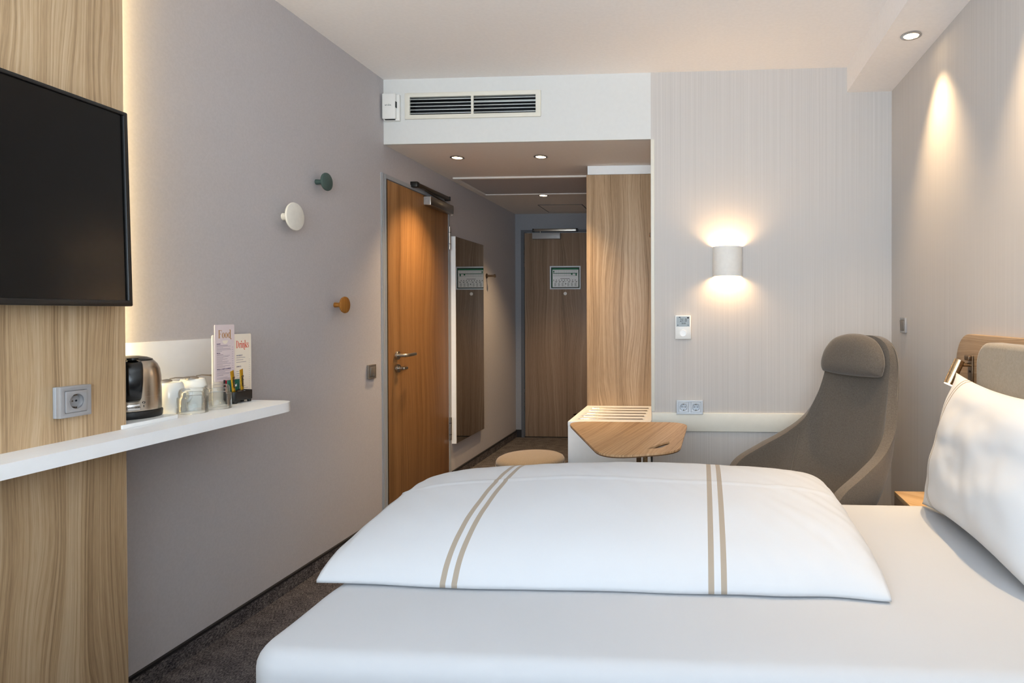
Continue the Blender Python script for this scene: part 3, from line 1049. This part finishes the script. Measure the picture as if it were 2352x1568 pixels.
ob('paper_sachet', box(-.016, .016, -.010, .010, .022, .027, .001), 'paper_white', cr, (0, 0, -.003), (radians(8), 0, 0))
ob('sachet_stack', box(-.015, .015, -.010, .010, -.001, .018, .001), 'paper_white', cr)

# display lettering with thick stems, hairlines and slab-thin serifs (x-height 1)


def ell(cx, cy, rx, ry, a0=0, a1=360, n=28):
    return [(cx + rx * cos(radians(a0 + (a1 - a0) * k / n)), cy + ry * sin(radians(a0 + (a1 - a0) * k / n))) for k in range(n if a1 - a0 == 360 else n + 1)]


def R_(x0, x1, y0, y1):
    return [(x0, y0), (x1, y0), (x1, y1), (x0, y1)]


def glyph(ch):
    """returns advance, solid outlines, ring outlines (outer, inner)"""
    if ch == 'F':
        return 1.02, [R_(.10, .36, 0, 1.5), R_(0, .50, 0, .07), R_(0, .96, 1.43, 1.5), R_(.89, .96, 1.12, 1.44), R_(.35, .70, .74, .81), R_(.64, .71, .60, .95)], []
    if ch == 'o':
        return .90, [], [(ell(.42, .5, .42, .53), ell(.42, .5, .19, .47))]
    if ch == 'd':
        return 1.0, [R_(.60, .85, -.02, 1.55), R_(.46, .62, 1.48, 1.55), [(.62, .02), (.85, .02), (.92, -.14), (1.04, -.20), (1.14, -.10), (1.18, -.12), (1.10, -.28), (.92, -.30), (.74, -.20)]], [(ell(.40, .5, .40, .53), ell(.40, .5, .17, .47))]
    if ch == 'D':
        return 1.16, [R_(.10, .36, 0, 1.5), R_(0, .40, 0, .07), R_(0, .40, 1.43, 1.5), ell(.36, .75, .70, .75, -90, 90) + ell(.36, .75, .43, .68, 90, -90)], []
    if ch == 'r':
        return .70, [R_(.09, .33, 0, 1), R_(0, .46, 0, .07), R_(0, .12, .93, 1), [(.33, .70), (.44, .88), (.60, .93), (.60, 1.0), (.44, .98), (.33, .84)], ell(.60, .86, .13, .14)], []
    if ch == 'i':
        return .46, [R_(.09, .33, 0, 1), R_(0, .42, 0, .07), R_(0, .12, .93, 1), ell(.21, 1.32, .16, .16)], []
    if ch == 'n':
        return .98, [R_(.09, .33, 0, 1), R_(0, .42, 0, .07), R_(0, .12, .93, 1), [(.33, .72), (.45, .90), (.60, 1.02), (.78, .98), (.86, .80), (.86, -.10), (.92, -.26), (1.06, -.28), (1.14, -.18), (1.18, -.20), (1.08, -.40), (.84, -.42), (.66, -.26), (.62, -.05), (.62, .78), (.54, .88), (.33, .62)]], []
    if ch == 'k':
        return 1.0, [R_(.09, .33, 0, 1.55), R_(0, .42, 0, .07), R_(0, .12, 1.48, 1.55), [(.33, .40), (.40, .42), (.86, .93), (.86, 1.0), (.78, 1.0), (.33, .52)], [(.42, .56), (.60, .70), (1.0, .05), (1.0, 0), (.66, 0)], R_(.62, 1.04, 0, .07), R_(.60, .98, .93, 1.0)], []
    if ch == 's':
        return .70, [[(.60, .70), (.66, .96), (.60, .97), (.52, .90), (.34, 1.02), (.12, .98), (.02, .76), (.12, .56), (.46, .36), (.48, .16), (.34, .05), (.14, .12), (.08, .32), (.02, .32), (.02, .02), (.08, .02), (.14, .08), (.34, -.03), (.58, .04), (.68, .26), (.56, .48), (.24, .68), (.20, .84), (.34, .95), (.50, .88), (.55, .70)]], []


def lettering(name, word, height, mat, parent, loc, sx=1.0):
    bm = bmesh.new()
    pen, lay = 0, 0
    for c_ in word:
        adv, solids, rings = glyph(c_)
        for poly in solids:
            lay += 1
            vs = [bm.verts.new(((pen + x) * height * sx, -lay * 2e-5, y * height)) for x, y in poly]
            for tri in tessellate_polygon([[Vector((x, y, 0)) for x, y in poly]]):
                bm.faces.new([vs[q] for q in tri])
        for o_, i_ in rings:
            lay += 1
            A = [bm.verts.new(((pen + x) * height * sx, -lay * 2e-5, y * height)) for x, y in o_]
            B = [bm.verts.new(((pen + x) * height * sx, -lay * 2e-5, y * height)) for x, y in i_]
            for k in range(len(A)):
                bm.faces.new((A[k], A[(k + 1) % len(A)], B[(k + 1) % len(A)], B[k]))
        pen += adv
    return ob(name, mesh_from(bm, name), mat, parent, loc)


# menu cards stand upright behind the tray
dm = thing('drinks_menu', 'cream Drinks menu card standing behind the black tray', 'menu card', (-1.7525, 2.099, SZ), LEFT)
ob('card', slab(rrect(.190, .254, .005, 4, .095, .127), .004), 'cream', dm)
lettering('title', 'Drinks', .0185, 'ink_red', dm, (.1125, -.0041, .201), .70)
for tx_, z_ in (('WHISKEY', .170), ('SPIRITS', .128)):
    text('heading', tx_, .0075, 'ink', dm, (.113, -.0042, z_))
rows = []
zz = .172
for k, w in enumerate((0, .045, .035, .05)):
    if w:
        rows.append((.113, .113 + w, -.0042, -.004, zz - k * .0085, zz - k * .0085 + .0016))
for k, w in enumerate((.012, .015, .011, .024, .013, .02, .03, .045, .06, .036, .044, .026, .055, .042)):
    rows.append((.113, .113 + w, -.0042, -.004, .112 - k * .0082, .1134 - k * .0082))
for k in range(18):
    rows.append((.178, .182, -.0042, -.004, .155 - k * .0075, .1562 - k * .0075))
ob('menu_text', boxes(rows), 'ink', dm)
fm = thing('food_menu', 'lilac Food menu card leaning in front of the drinks menu', 'menu card', (-1.7480, 2.106, 1.014), LEFT)
ob('card', slab(rrect(.093, .207, .004, 4, .0465, .1035), .003), 'lilac', fm)
lettering('title', 'Food', .0195, 'ink_gold', fm, (.0165, -.0031, .158), .80)
for tx_, z_ in (('SOUPS', .1345), ('PIZZA', .1010), ('PINSA & TARTE FLAMBEES', .0425)):
    text('heading', tx_, .0065, 'ink_dark', fm, (.008, -.0032, z_), sx=.9)
ob('moon_mark', slab([(.048 + .013 * cos(radians(a)), .149 + .013 * sin(radians(a))) for a in range(180, 361, 15)], .0002), 'cream', fm, (0, -.003, 0))
rows = []
zz = .136
spec = [(0, 0), (.052, .0016), (.066, .0010), (.03, .0010), (.064, .0012), (.068, .0010), (.025, .0010), (0, 0), (0, 0), (.03, .0016), (.062, .0010), (.055, .0012), (.03, .0010), (.05, .0012), (.026, .0010), (.056, .0012), (.05, .0010), (.066, .0012), (.028, .0010), (.062, .0012), (.04, .0010), (0, 0), (0, 0), (.066, .0012), (.04, .0010), (.06, .0012), (.058, .0010), (.03, .0014), (0, 0), (.05, .0010), (.06, .0010)]
for w, h in spec:
    if w:
        rows.append((.008, .008 + w, -.0032, -.003, zz - h, zz))
    zz -= .0042
for k in range(12):
    rows.append((.081, .086, -.0032, -.003, .122 - k * .0085, .1232 - k * .0085))
ob('menu_text', boxes(rows), 'ink', fm)

# ------------------------------------------------------------------ far wall fittings
w = thing('wall_sconce', 'white half-round wall lamp glowing up and down the striped wall', 'wall lamp', (.153, YF, 1.552), FAR)
shade = bmesh.new()
N = 40
H2, RO, RI = .084, .0835, .078
prev = None
ringsets = []
for (rr, zz) in ((RO, -H2), (RO, H2), (RI, H2), (RI, -H2)):
    ring = [shade.verts.new((rr, 0, zz))]
    ring += [shade.verts.new((rr * cos(pi * k / N), -.012 - (rr + .004) * sin(pi * k / N), zz)) for k in range(N + 1)]
    ring.append(shade.verts.new((-rr, 0, zz)))
    ringsets.append(ring)
for i in range(4):
    A, B = ringsets[i], ringsets[(i + 1) % 4]
    for k in range(len(A) - 1):
        shade.faces.new((A[k], A[k + 1], B[k + 1], B[k]))
ob('lamp_shade', mesh_from(shade, 'lamp_shade', True, 40), 'white_plaster', w)
ob('back_plate', box(-.04, .04, -.006, 0, -.05, .05), 'white_plaster', w)
bm = bmesh.new()
bmesh.ops.create_uvsphere(bm, u_segments=16, v_segments=10, radius=.016)
ob('bulb', mesh_from(bm, 'bulb', True, 180), 'bulb', w, (0, -.045, 0))
ob('bulb_holder', tube([(0, -.006, 0), (0, -.03, 0)], .008), 'white_plastic', w)
light('sconce_bulb_up', 'POINT', (0, -.045, .030), 4.4, (1.0, .66, .33), w, shadow_soft_size=.026)
light('sconce_bulb_down', 'POINT', (0, -.045, -.030), 3.7, (1.0, .66, .33), w, shadow_soft_size=.026)

th = thing('thermostat', 'white wall thermostat with grey display below the wall lamp', 'thermostat', (-.1015, YF, 1.178), FAR)
ob('body', box(-.0455, .0455, -.020, 0, -.068, .068, .002), 'white_plastic', th)
ob('face', box(-.038, .038, -.0215, -.0202, -.062, .062, .0005), 'white_plastic', th)
dp = ob('display', box(-.038, .038, -.0225, -.0215, .004, .062), 'lcd', th)
text('reading', '21.0', .026, 'ink_blk', dp, (-.018, -.0228, .032), sx=.9)
text('reading', '08:08', .013, 'ink_blk', dp, (-.008, -.0228, .018), sx=.8)
ob('display_marks', boxes([(-.032, -.027, -.0228, -.0225, .010, .014), (.027, .032, -.0228, -.0225, .010, .014), (-.024, -.014, -.0228, -.0225, .055, .059), (.024, .034, -.0228, -.0225, .050, .058)]), 'ink_blk', dp)
ob('dial', lathe([(.020, 0), (.020, .004), (.017, .005), (.016, .003), (0, .002)], 40), 'white_lam', th, (0, -.0205, -.034), (radians(90), 0, 0))

# ------------------------------------------------------------------ pouf and table
pf = thing('pouf_stool', 'round pouf stool with sand fabric top beside the luggage bench', 'stool', (-.972, 3.455, 0))
ob('base', lathe([(0, .01), (.18, .01), (.188, .02), (.190, .20), (.190, .405), (0, .405)], 64), 'pouf_side', pf)
ob('seat_pad', lathe([(.1905, .405), (.193, .412), (.192, .425), (.186, .436), (.170, .444), (.10, .450), (0, .452)], 64), 'pouf', pf)
ob('piping', lathe([(.1935, .400), (.1955, .403), (.1935, .406), (.190, .403)], 64, close=True), 'pouf', pf)
for a in range(4):
    ob('foot', lathe([(0, 0), (.014, 0), (.014, .011), (0, .011)], 16), 'black', pf, (.13 * cos(a * pi / 2 + .8), .13 * sin(a * pi / 2 + .8), 0))

tbl = thing('side_table', 'oak side table with rounded top and grip slot', 'table', (-.37, 2.86, 0))


def round_poly(pts, radii, n=7):
    out = []
    m = len(pts)
    for i in range(m):
        P, A, B = Vector(pts[i]), Vector(pts[i - 1]), Vector(pts[(i + 1) % m])
        d1, d2 = (A - P).normalized(), (B - P).normalized()
        s, e_ = P + d1 * radii[i], P + d2 * radii[i]
        for k in range(n + 1):
            t = k / n
            q = s * (1 - t) ** 2 + P * 2 * t * (1 - t) + e_ * t * t
            out.append((q.x, q.y))
    return out


top_o = round_poly([(-.325, .405), (.290, .405), (.306, -.215), (.06, -.395), (-.02, -.385)], [.13, .14, .12, .14, .10])
top_o = round_poly([(-.350, .398), (.304, .400), (.281, -.285), (-.025, -.410)], [.13, .13, .10, .15], 9)
slot = round_poly([(.138, -.248), (.205, -.110), (.228, -.092), (.232, -.135), (.200, -.222)], [.006, .03, .010, .012, .02], 4)
ob('table_top', plate(top_o, [slot], .008, flat=True), 'oak_table', tbl, (0, 0, .68))
ob('underside', plate([(x * .992, y * .992) for x, y in top_o], [slot], .005, flat=True), 'dark_ply', tbl, (0, 0, .6718))
ob('post', tube([(.115, -.05, .02), (.115, -.05, .6665)], .011), 'champagne', tbl)
ob('post', tube([(.085, -.05, .02), (.085, -.05, .6665)], .011), 'bronze', tbl)
ob('base_plate', slab(rrect(.40, .42, .05, 6, .02, 0), .012, .003, flat=True), 'bronze', tbl, (0, 0, .02))
ob('floor_pad', slab(rrect(.38, .40, .05, 6, .02, 0), .008, flat=True), 'black', tbl, (0, 0, .008))

# ------------------------------------------------------------------ armchair
ac = thing('armchair', 'high-backed taupe wool armchair with head cushion by far wall', 'armchair', (.445, 2.800, 0), radians(-57))
rimR = [(0, .400, 1.152), (.095, .398, 1.148), (.165, .392, 1.112), (.198, .382, 1.045), (.214, .362, .95), (.236, .325, .84), (.266, .270, .735), (.300, .170, .660), (.325, .03, .600), (.335, -.09, .548), (.334, -.145, .490), (.325, -.168, .42), (.31, -.172, .35)]
botR = [(0, .205, .36), (.045, .204, .36), (.09, .200, .358), (.13, .192, .356), (.166, .178, .354), (.198, .156, .35), (.224, .124, .346), (.246, .075, .34), (.262, .01, .334), (.272, -.06, .328), (.276, -.11, .322), (.276, -.14, .318), (.275, -.155, .316)]
K = 5
rim = crom(rimR, K)
bot = crom(botR, K)
rim = [Vector((-q.x, q.y, q.z)) for q in rim[:0:-1]] + rim
bot = [Vector((-q.x, q.y, q.z)) for q in bot[:0:-1]] + bot
NT_ = 16


def shell_pt(i, t):
    a, b = bot[i], rim[i]
    q = a.lerp(b, t)
    bulge = sin(pi * t) * .030
    o_ = Vector((q.x * 1.0, max(q.y, 0) * .9, 0))
    if o_.length > 1e-5:
        q = q + o_.normalized() * bulge * min(1, (b - a).length / .35)
    # hollow the back of the seat inwards lower down, like a body-shaped shell
    q.y += .022 * sin(pi * t) * max(0, 1 - (q.x / .24) ** 2) * (1 if q.y > .1 else 0)
    return q


bm = bmesh.new()
grid = [[bm.verts.new(shell_pt(i, t / NT_)) for t in range(NT_ + 1)] for i in range(len(rim))]
for i in range(len(grid) - 1):
    for t in range(NT_):
        bm.faces.new((grid[i][t], grid[i + 1][t], grid[i + 1][t + 1], grid[i][t + 1]))
me = mesh_from(bm, 'shell', True, 180)
sho = ob('shell', me, 'chair', ac)
so = sho.modifiers.new('thick', 'SOLIDIFY')
so.thickness = .046
so.offset = 0
bv = sho.modifiers.new('round', 'BEVEL')
bv.width = .018
bv.segments = 3
bv.limit_method = 'ANGLE'
bv.angle_limit = radians(50)
seat_o = [(x, y) for x, y in round_poly([(-.215, .165), (.215, .165), (.255, -.25), (-.255, -.25)], [.14, .14, .12, .12], 8)]
me = puffy(seat_o, .055, .05, p=5, q=2, name='seat')
for q in me.vertices:
    x, y, z = q.co
    q.co = (x, z, -y + .375 + .02 * (-z))
ob('seat_cushion', me, 'chair', ac)
# headrest: D-shaped pad hanging over the top of the shell
ho = [(-.160, .0), (-.172, .02), (-.175, .055), (-.160, .110), (-.118, .162), (-.060, .186), (0, .192), (.060, .186), (.118, .162), (.160, .110), (.175, .055), (.172, .02), (.160, .0), (.09, -.006), (0, -.008), (-.09, -.006)]
ho2 = [(q.x, q.z) for q in crom([(x, 0, z) for x, z in ho] + [(ho[0][0], 0, ho[0][1])], 4)][:-1]
ho2 = [(x * 1.10, z) for x, z in ho2]
hp = ob('head_cushion', puffy(ho2, .046, .034, p=4.5, q=2.0, name='head_cushion'), 'chair', ac, (-.012, .330, .968), (radians(-9), 0, 0))
ob('cushion_seam', tube([(x, 0, z) for x, z in ho2] + [(ho2[0][0], 0, ho2[0][1])], .0016, 6), 'seam', hp)
# seams: where the arms meet the back, and along the outer edge of the shell
for s_ in (-1, 1):
    i = len(rim) // 2 + s_ * (6 * K + 1)
    ob('seam', tube([shell_pt(i, t / 20) + Vector((-s_ * .026, -.016, .004)) for t in range(0, 17)], .0014, 6), 'seam', ac)
    out_i = range(len(rim) // 2, len(rim) // 2 + s_ * (11 * K), s_ * 1)
    ob('edge_seam', tube([shell_pt(k, .985) + Vector((s_ * .013, .013, 0)) for k in out_i], .0016, 6), 'seam', ac)
ob('swivel_post', tube([(0, -.03, .04), (0, -.03, .335)], .03, 20), 'bronze', ac)
for k in range(4):
    a_ = k * pi / 2 + pi / 4
    ob('base_leg', tube([(0, -.03, .045), (.28 * cos(a_), -.03 + .28 * sin(a_), .015)], [.018, .012], 12), 'bronze', ac)
ob('seat_pan', lathe([(0, .31), (.16, .31), (.24, .335), (.24, .345), (0, .345)], 40), 'black', ac, (0, -.04, 0))

# ------------------------------------------------------------------ bed, headboard, nightstand
BX0, BX1, BY0, BY1, BZ = -.968, .968, 1.215, 2.345, .55
bed = thing('bed', 'bed with fitted white sheet standing across the room', 'bed', ((BX0 + BX1) / 2, (BY0 + BY1) / 2, 0))
hx, hy = (BX1 - BX0) / 2, (BY1 - BY0) / 2


def soft_box(hx, hy, z0, z1, rc, re, nu=120, nv=72):
    """mattress: rounded corners and edges, gentle pulls in the cloth"""
    bm = bmesh.new()
    out = []
    nC = 14
    for (sx, sy, a0) in ((1, 1, 0), (-1, 1, 90), (-1, -1, 180), (1, -1, 270)):
        arc = []
        for k in range(nC + 1):
            a = radians(a0 + 90 * k / nC)
            arc.append((sx * (hx - rc) + rc * cos(a), sy * (hy - rc) + rc * sin(a), cos(a), sin(a)))
        if out:
            pr_ = out[-1]
            for k in range(1, 24):
                t = k / 24
                out.append((pr_[0] + (arc[0][0] - pr_[0]) * t, pr_[1] + (arc[0][1] - pr_[1]) * t, arc[0][2], arc[0][3]))
        out += arc
    pr_, f0 = out[-1], out[0]
    for k in range(1, 24):
        t = k / 24
        out.append((pr_[0] + (f0[0] - pr_[0]) * t, pr_[1] + (f0[1] - pr_[1]) * t, f0[2], f0[3]))
    rings = []
    prof = [(0, z0), (0, z0 + .05), (0, (z0 + z1) / 2), (0, z1 - re)]
    prof += [(re * (1 - cos(radians(a))), z1 - re + re * sin(radians(a))) for a in (15, 30, 45, 60, 75, 90)]
    for d_, z in prof:
        ring = []
        for (x, y, nx, ny) in out:
            wv = noise.noise(Vector((x * 9, y * 9, z * 2.5))) * .006 * (1 if z < z1 - .01 else .3)
            ring.append(bm.verts.new((x - nx * (d_ - wv), y - ny * (d_ - wv), z)))
        rings.append(ring)
    for s in (.94, .86, .74, .6, .45, .3, .15):
        ring = []
        for v_ in rings[len(prof) - 1]:
            x, y = v_.co.x * s, v_.co.y * s
            ring.append(bm.verts.new((x, y, z1 + .004 * (1 - s) + noise.noise(Vector((x * 3, y * 4, 2))) * .003)))
        rings.append(ring)
    n = len(out)
    for a, b in zip(rings, rings[1:]):
        for k in range(n):
            bm.faces.new((a[k], a[(k + 1) % n], b[(k + 1) % n], b[k]))
    bm.faces.new(rings[-1])
    bm.faces.new(rings[0][::-1])
    return mesh_from(bm, 'mattress', True, 180)


ob('mattress', soft_box(hx, hy, .30, BZ, .085, .045), 'sheet', bed)
ob('bed_box', box(-hx + .01, hx - .01, -hy + .01, hy - .01, .08, .298, .01), 'bed_base', bed)
for sx in (-1, 1):
    for sy in (-1, 1):
        ob('leg', lathe([(0, 0), (.025, 0), (.028, .079), (0, .079)], 20), 'black', bed, (sx * (hx - .1), sy * (hy - .1), 0))

# folded duvet lying across the bed
DX0, DX1, DY0, DY1 = -1.003, .462, 1.535, 2.285
vprof = [(0, .04), (.03, .24), (.08, .43), (.16, .61), (.28, .78), (.44, .91), (.60, .985), (.72, 1.0), (.83, .96), (.91, .83), (.97, .50), (1, .10)]
uprof = [(0, .50), (.02, .62), (.06, .72), (.14, .83), (.26, .93), (.42, .99), (.60, 1.0), (.78, .96), (.89, .89), (.95, .79), (.98, .66), (1, .44)]
bm = bmesh.new()
uvl = bm.loops.layers.uv.new('UVMap')
NU, NV = 150, 84
TH = .178
top, low = [], []
for i in range(NU + 1):
    u = i / NU
    ct, cl = [], []
    for j in range(NV + 1):
        v_ = j / NV
        hgt = TH * interp(uprof, u) * interp(vprof, v_)
        wob = noise.noise(Vector((u * 5, 1.3, 0))) * .012 * (1 - v_) + .010 * max(0, (u - .75) / .25) * (1 - v_) * sin(u * 30)
        x = DX0 + (DX1 - DX0) * u
        # the ends pull in towards the middle of the cloth
        x += (.012 * sin(pi * v_) if u < .02 else 0)
        if u > .9:
            x -= (.020 * (v_) * (u - .9) / .1)
        y = DY0 + (DY1 - DY0) * v_ + wob
        wr = noise.noise(Vector((u * 6, v_ * 5, 5))) * .004 + noise.noise(Vector((u * 26 + v_ * 12, v_ * 4, 9))) * .0016 * (1 + 10 * max(0, u - .72) + 5 * max(0, .15 - u))
        z = BZ + .012 + hgt + wr * min(1, hgt / .05)
        # one stitched seam line running along the fold
        z += .0040 * math.exp(-((v_ - .545 - .02 * sin(u * 6)) / .008) ** 2) * min(1, hgt / .05)
        ct.append(bm.verts.new((x, y, z)))
        zl = BZ + .006
        cl.append(bm.verts.new((x, y, zl)) if (0 < i < NU and 0 < j < NV) else None)
    top.append(ct)
    low.append(cl)
rimlow = {}
for i in range(NU + 1):
    for j in range(NV + 1):
        if low[i][j] is None:
            q = top[i][j].co
            low[i][j] = bm.verts.new((q.x, q.y, max(BZ + .004, min(q.z - .006, BZ + .008))))


def quad(a, b, c_, d_, us):
    f = bm.faces.new((a, b, c_, d_))
    f.smooth = True
    for lp, (uu, vv) in zip(f.loops, us):
        lp[uvl].uv = (uu, vv)


for i in range(NU):
    for j in range(NV):
        us = [(i / NU, j / NV), ((i + 1) / NU, j / NV), ((i + 1) / NU, (j + 1) / NV), (i / NU, (j + 1) / NV)]
        quad(top[i][j], top[i + 1][j], top[i + 1][j + 1], top[i][j + 1], us)
        quad(low[i][j + 1], low[i + 1][j + 1], low[i + 1][j], low[i][j], us[::-1])
for i in range(NU):
    us = [(i / NU, 0), ((i + 1) / NU, 0), ((i + 1) / NU, 0), (i / NU, 0)]
    quad(low[i][0], low[i + 1][0], top[i + 1][0], top[i][0], us)
    quad(top[i][NV], top[i + 1][NV], low[i + 1][NV], low[i][NV], us)
for j in range(NV):
    quad(low[0][j + 1], low[0][j], top[0][j], top[0][j + 1], [(0, 0)] * 4)
    quad(low[NU][j], low[NU][j + 1], top[NU][j + 1], top[NU][j], [(1, 0)] * 4)
me = bpy.data.meshes.new('duvet')
bmesh.ops.recalc_face_normals(bm, faces=bm.faces)
bm.to_mesh(me)
bm.free()
LW = DX1 - DX0


def us_(x0, x1):
    return ((x0 - DX0) / LW, (x1 - DX0) / LW)


tag(ob('duvet', me, linen('striped_duvet_linen', [us_(-.669, -.654), us_(-.638, -.623), us_(.018, .033), us_(.050, .065)], colour=(196, 198, 202), wr=.12)), 'folded white duvet with two pairs of taupe stripes across the bed', 'duvet')

# headboard
hd = thing('headboard', 'oak headboard with beige padded panel on the striped wall', 'headboard', (XR - .001, 0, 0), RIGHT)
ob('back_board', slab(rrect(2.2, .86, .12, 10, -1.50, .745), .028, .003), 'oak_head', hd)
co = rrect(1.70, .70, .085, 10, -1.445, .805)
ob('padded_panel', slab(co, .055, .018, 4), 'head_fab', hd, (0, -.029, 0))
ob('panel_piping', tube([(x, -.070, z) for x, z in rrect(1.69, .69, .080, 10, -1.445, .805)] + [(rrect(1.69, .69, .080, 10, -1.445, .805)[0][0], -.070, rrect(1.69, .69, .080, 10, -1.445, .805)[0][1])], .0022, 6), 'chair', hd)

# reading lamp on the headboard
rl = thing('reading_lamp', 'brass-coloured tube reading lamp on the headboard', 'reading lamp', (XR - .0305, 2.452, 1.045), RIGHT)
ob('mount_plate', box(-.020, .020, -.006, 0, -.13, .048, .002), 'bronze', rl)
ob('plate_hood', box(-.020, .020, -.020, -.006, .030, .048, .003), 'bronze', rl)
ob('plate_screw', lathe([(0, 0), (.005, 0), (.005, .003), (0, .003)], 16), 'black', rl, (.004, -.006, -.012), (radians(90), 0, 0))
ob('joint', tube([(0, -.006, .012), (0, -.040, .012)], .007, 16), 'champagne', rl)
A_, B_ = Vector((.004, -.046, .030)), Vector((.006, -.088, -.062))
ob('lamp_tube', tube([A_, B_], .0195, 32), 'champagne', rl)
dr = (B_ - A_).normalized()
e0 = B_ + dr * .0005
ob('lamp_lens', tube([e0, e0 + dr * .0015], .0165, 24), 'bulb', rl)
li = light('reading_beam', 'SPOT', tuple(e0 + dr * .006), 2.2, WARM, rl, spot_size=radians(75), spot_blend=.8, shadow_soft_size=.012)
li.rotation_euler = dr.to_track_quat('-Z', 'Y').to_euler()

ns = thing('nightstand', 'low oak nightstand between the bed and the armchair corner', 'nightstand', (0, 0, 0))
ns.location = (.940, 2.515, 0)
ob('top_board', box(-.118, .104, -.155, .155, .480, .500, .001), 'oak_night', ns)
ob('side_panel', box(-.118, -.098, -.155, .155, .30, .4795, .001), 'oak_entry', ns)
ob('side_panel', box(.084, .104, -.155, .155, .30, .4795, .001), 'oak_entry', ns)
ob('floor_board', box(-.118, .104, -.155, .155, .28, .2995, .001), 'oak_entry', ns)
ob('plinth', box(-.10, .10, -.13, .13, 0, .2795), 'black', ns)

# pillow leaning against the headboard
PH, PW = .250, .405
bm = bmesh.new()
uvl = bm.loops.layers.uv.new('UVMap')
NA, NB = 72, 48


def pil(a, b, s):
    """a along the bed width, b up, both in -1..1; s picks the face"""
    pull = 1 - .13 * (1 - a * a) ** 1.0 * abs(b) ** 3
    pull2 = 1 - .075 * (1 - b * b) ** 1.0 * abs(a) ** 3
    x = PW * a * pull2
    z = PH * b * pull
    th_ = (max(0, 1 - abs(a) ** 3.2) ** .72) * (max(0, 1 - abs(b) ** 3.2) ** .72)
    y = s * .088 * th_
    y += noise.noise(Vector((a * 2.2, b * 2.6, 3 + s))) * .012 * th_ + noise.noise(Vector((a * 6, b * 5, 8 + s))) * .003 * th_
    return (x, y, z)


fr = [[bm.verts.new(pil(-1 + 2 * i / NA, -1 + 2 * j / NB, -1)) for j in range(NB + 1)] for i in range(NA + 1)]
bk = [[fr[i][j] if i in (0, NA) or j in (0, NB) else bm.verts.new(pil(-1 + 2 * i / NA, -1 + 2 * j / NB, 1)) for j in range(NB + 1)] for i in range(NA + 1)]
for i in range(NA):
    for j in range(NB):
        us = [(i / NA, j / NB), ((i + 1) / NA, j / NB), ((i + 1) / NA, (j + 1) / NB), (i / NA, (j + 1) / NB)]
        quad(fr[i][j], fr[i + 1][j], fr[i + 1][j + 1], fr[i][j + 1], us)
        quad(bk[i][j + 1], bk[i + 1][j + 1], bk[i + 1][j], bk[i][j], us[::-1])
me = bpy.data.meshes.new('pillow')
bmesh.ops.recalc_face_normals(bm, faces=bm.faces)
bm.to_mesh(me)
bm.free()
pw = tag(ob('pillow', me, linen('striped_pillow_linen', [(.135, .146), (.163, .174)], colour=(212, 213, 215), wr=.12)), 'white striped pillow propped against the padded headboard', 'pillow')
pw.location = (.874, 1.912, .798)
pw.rotation_euler = (radians(-14), 0, RIGHT)

# fine print on the cards and displays is too small to take apart
for o in bpy.data.objects:
    if o.name.split('.')[0] in ('rules_text', 'display_marks', 'floor_plan', 'pictograms', 'menu_text', 'corridor_line', 'green_banner'):
        o['kind'] = 'stuff'
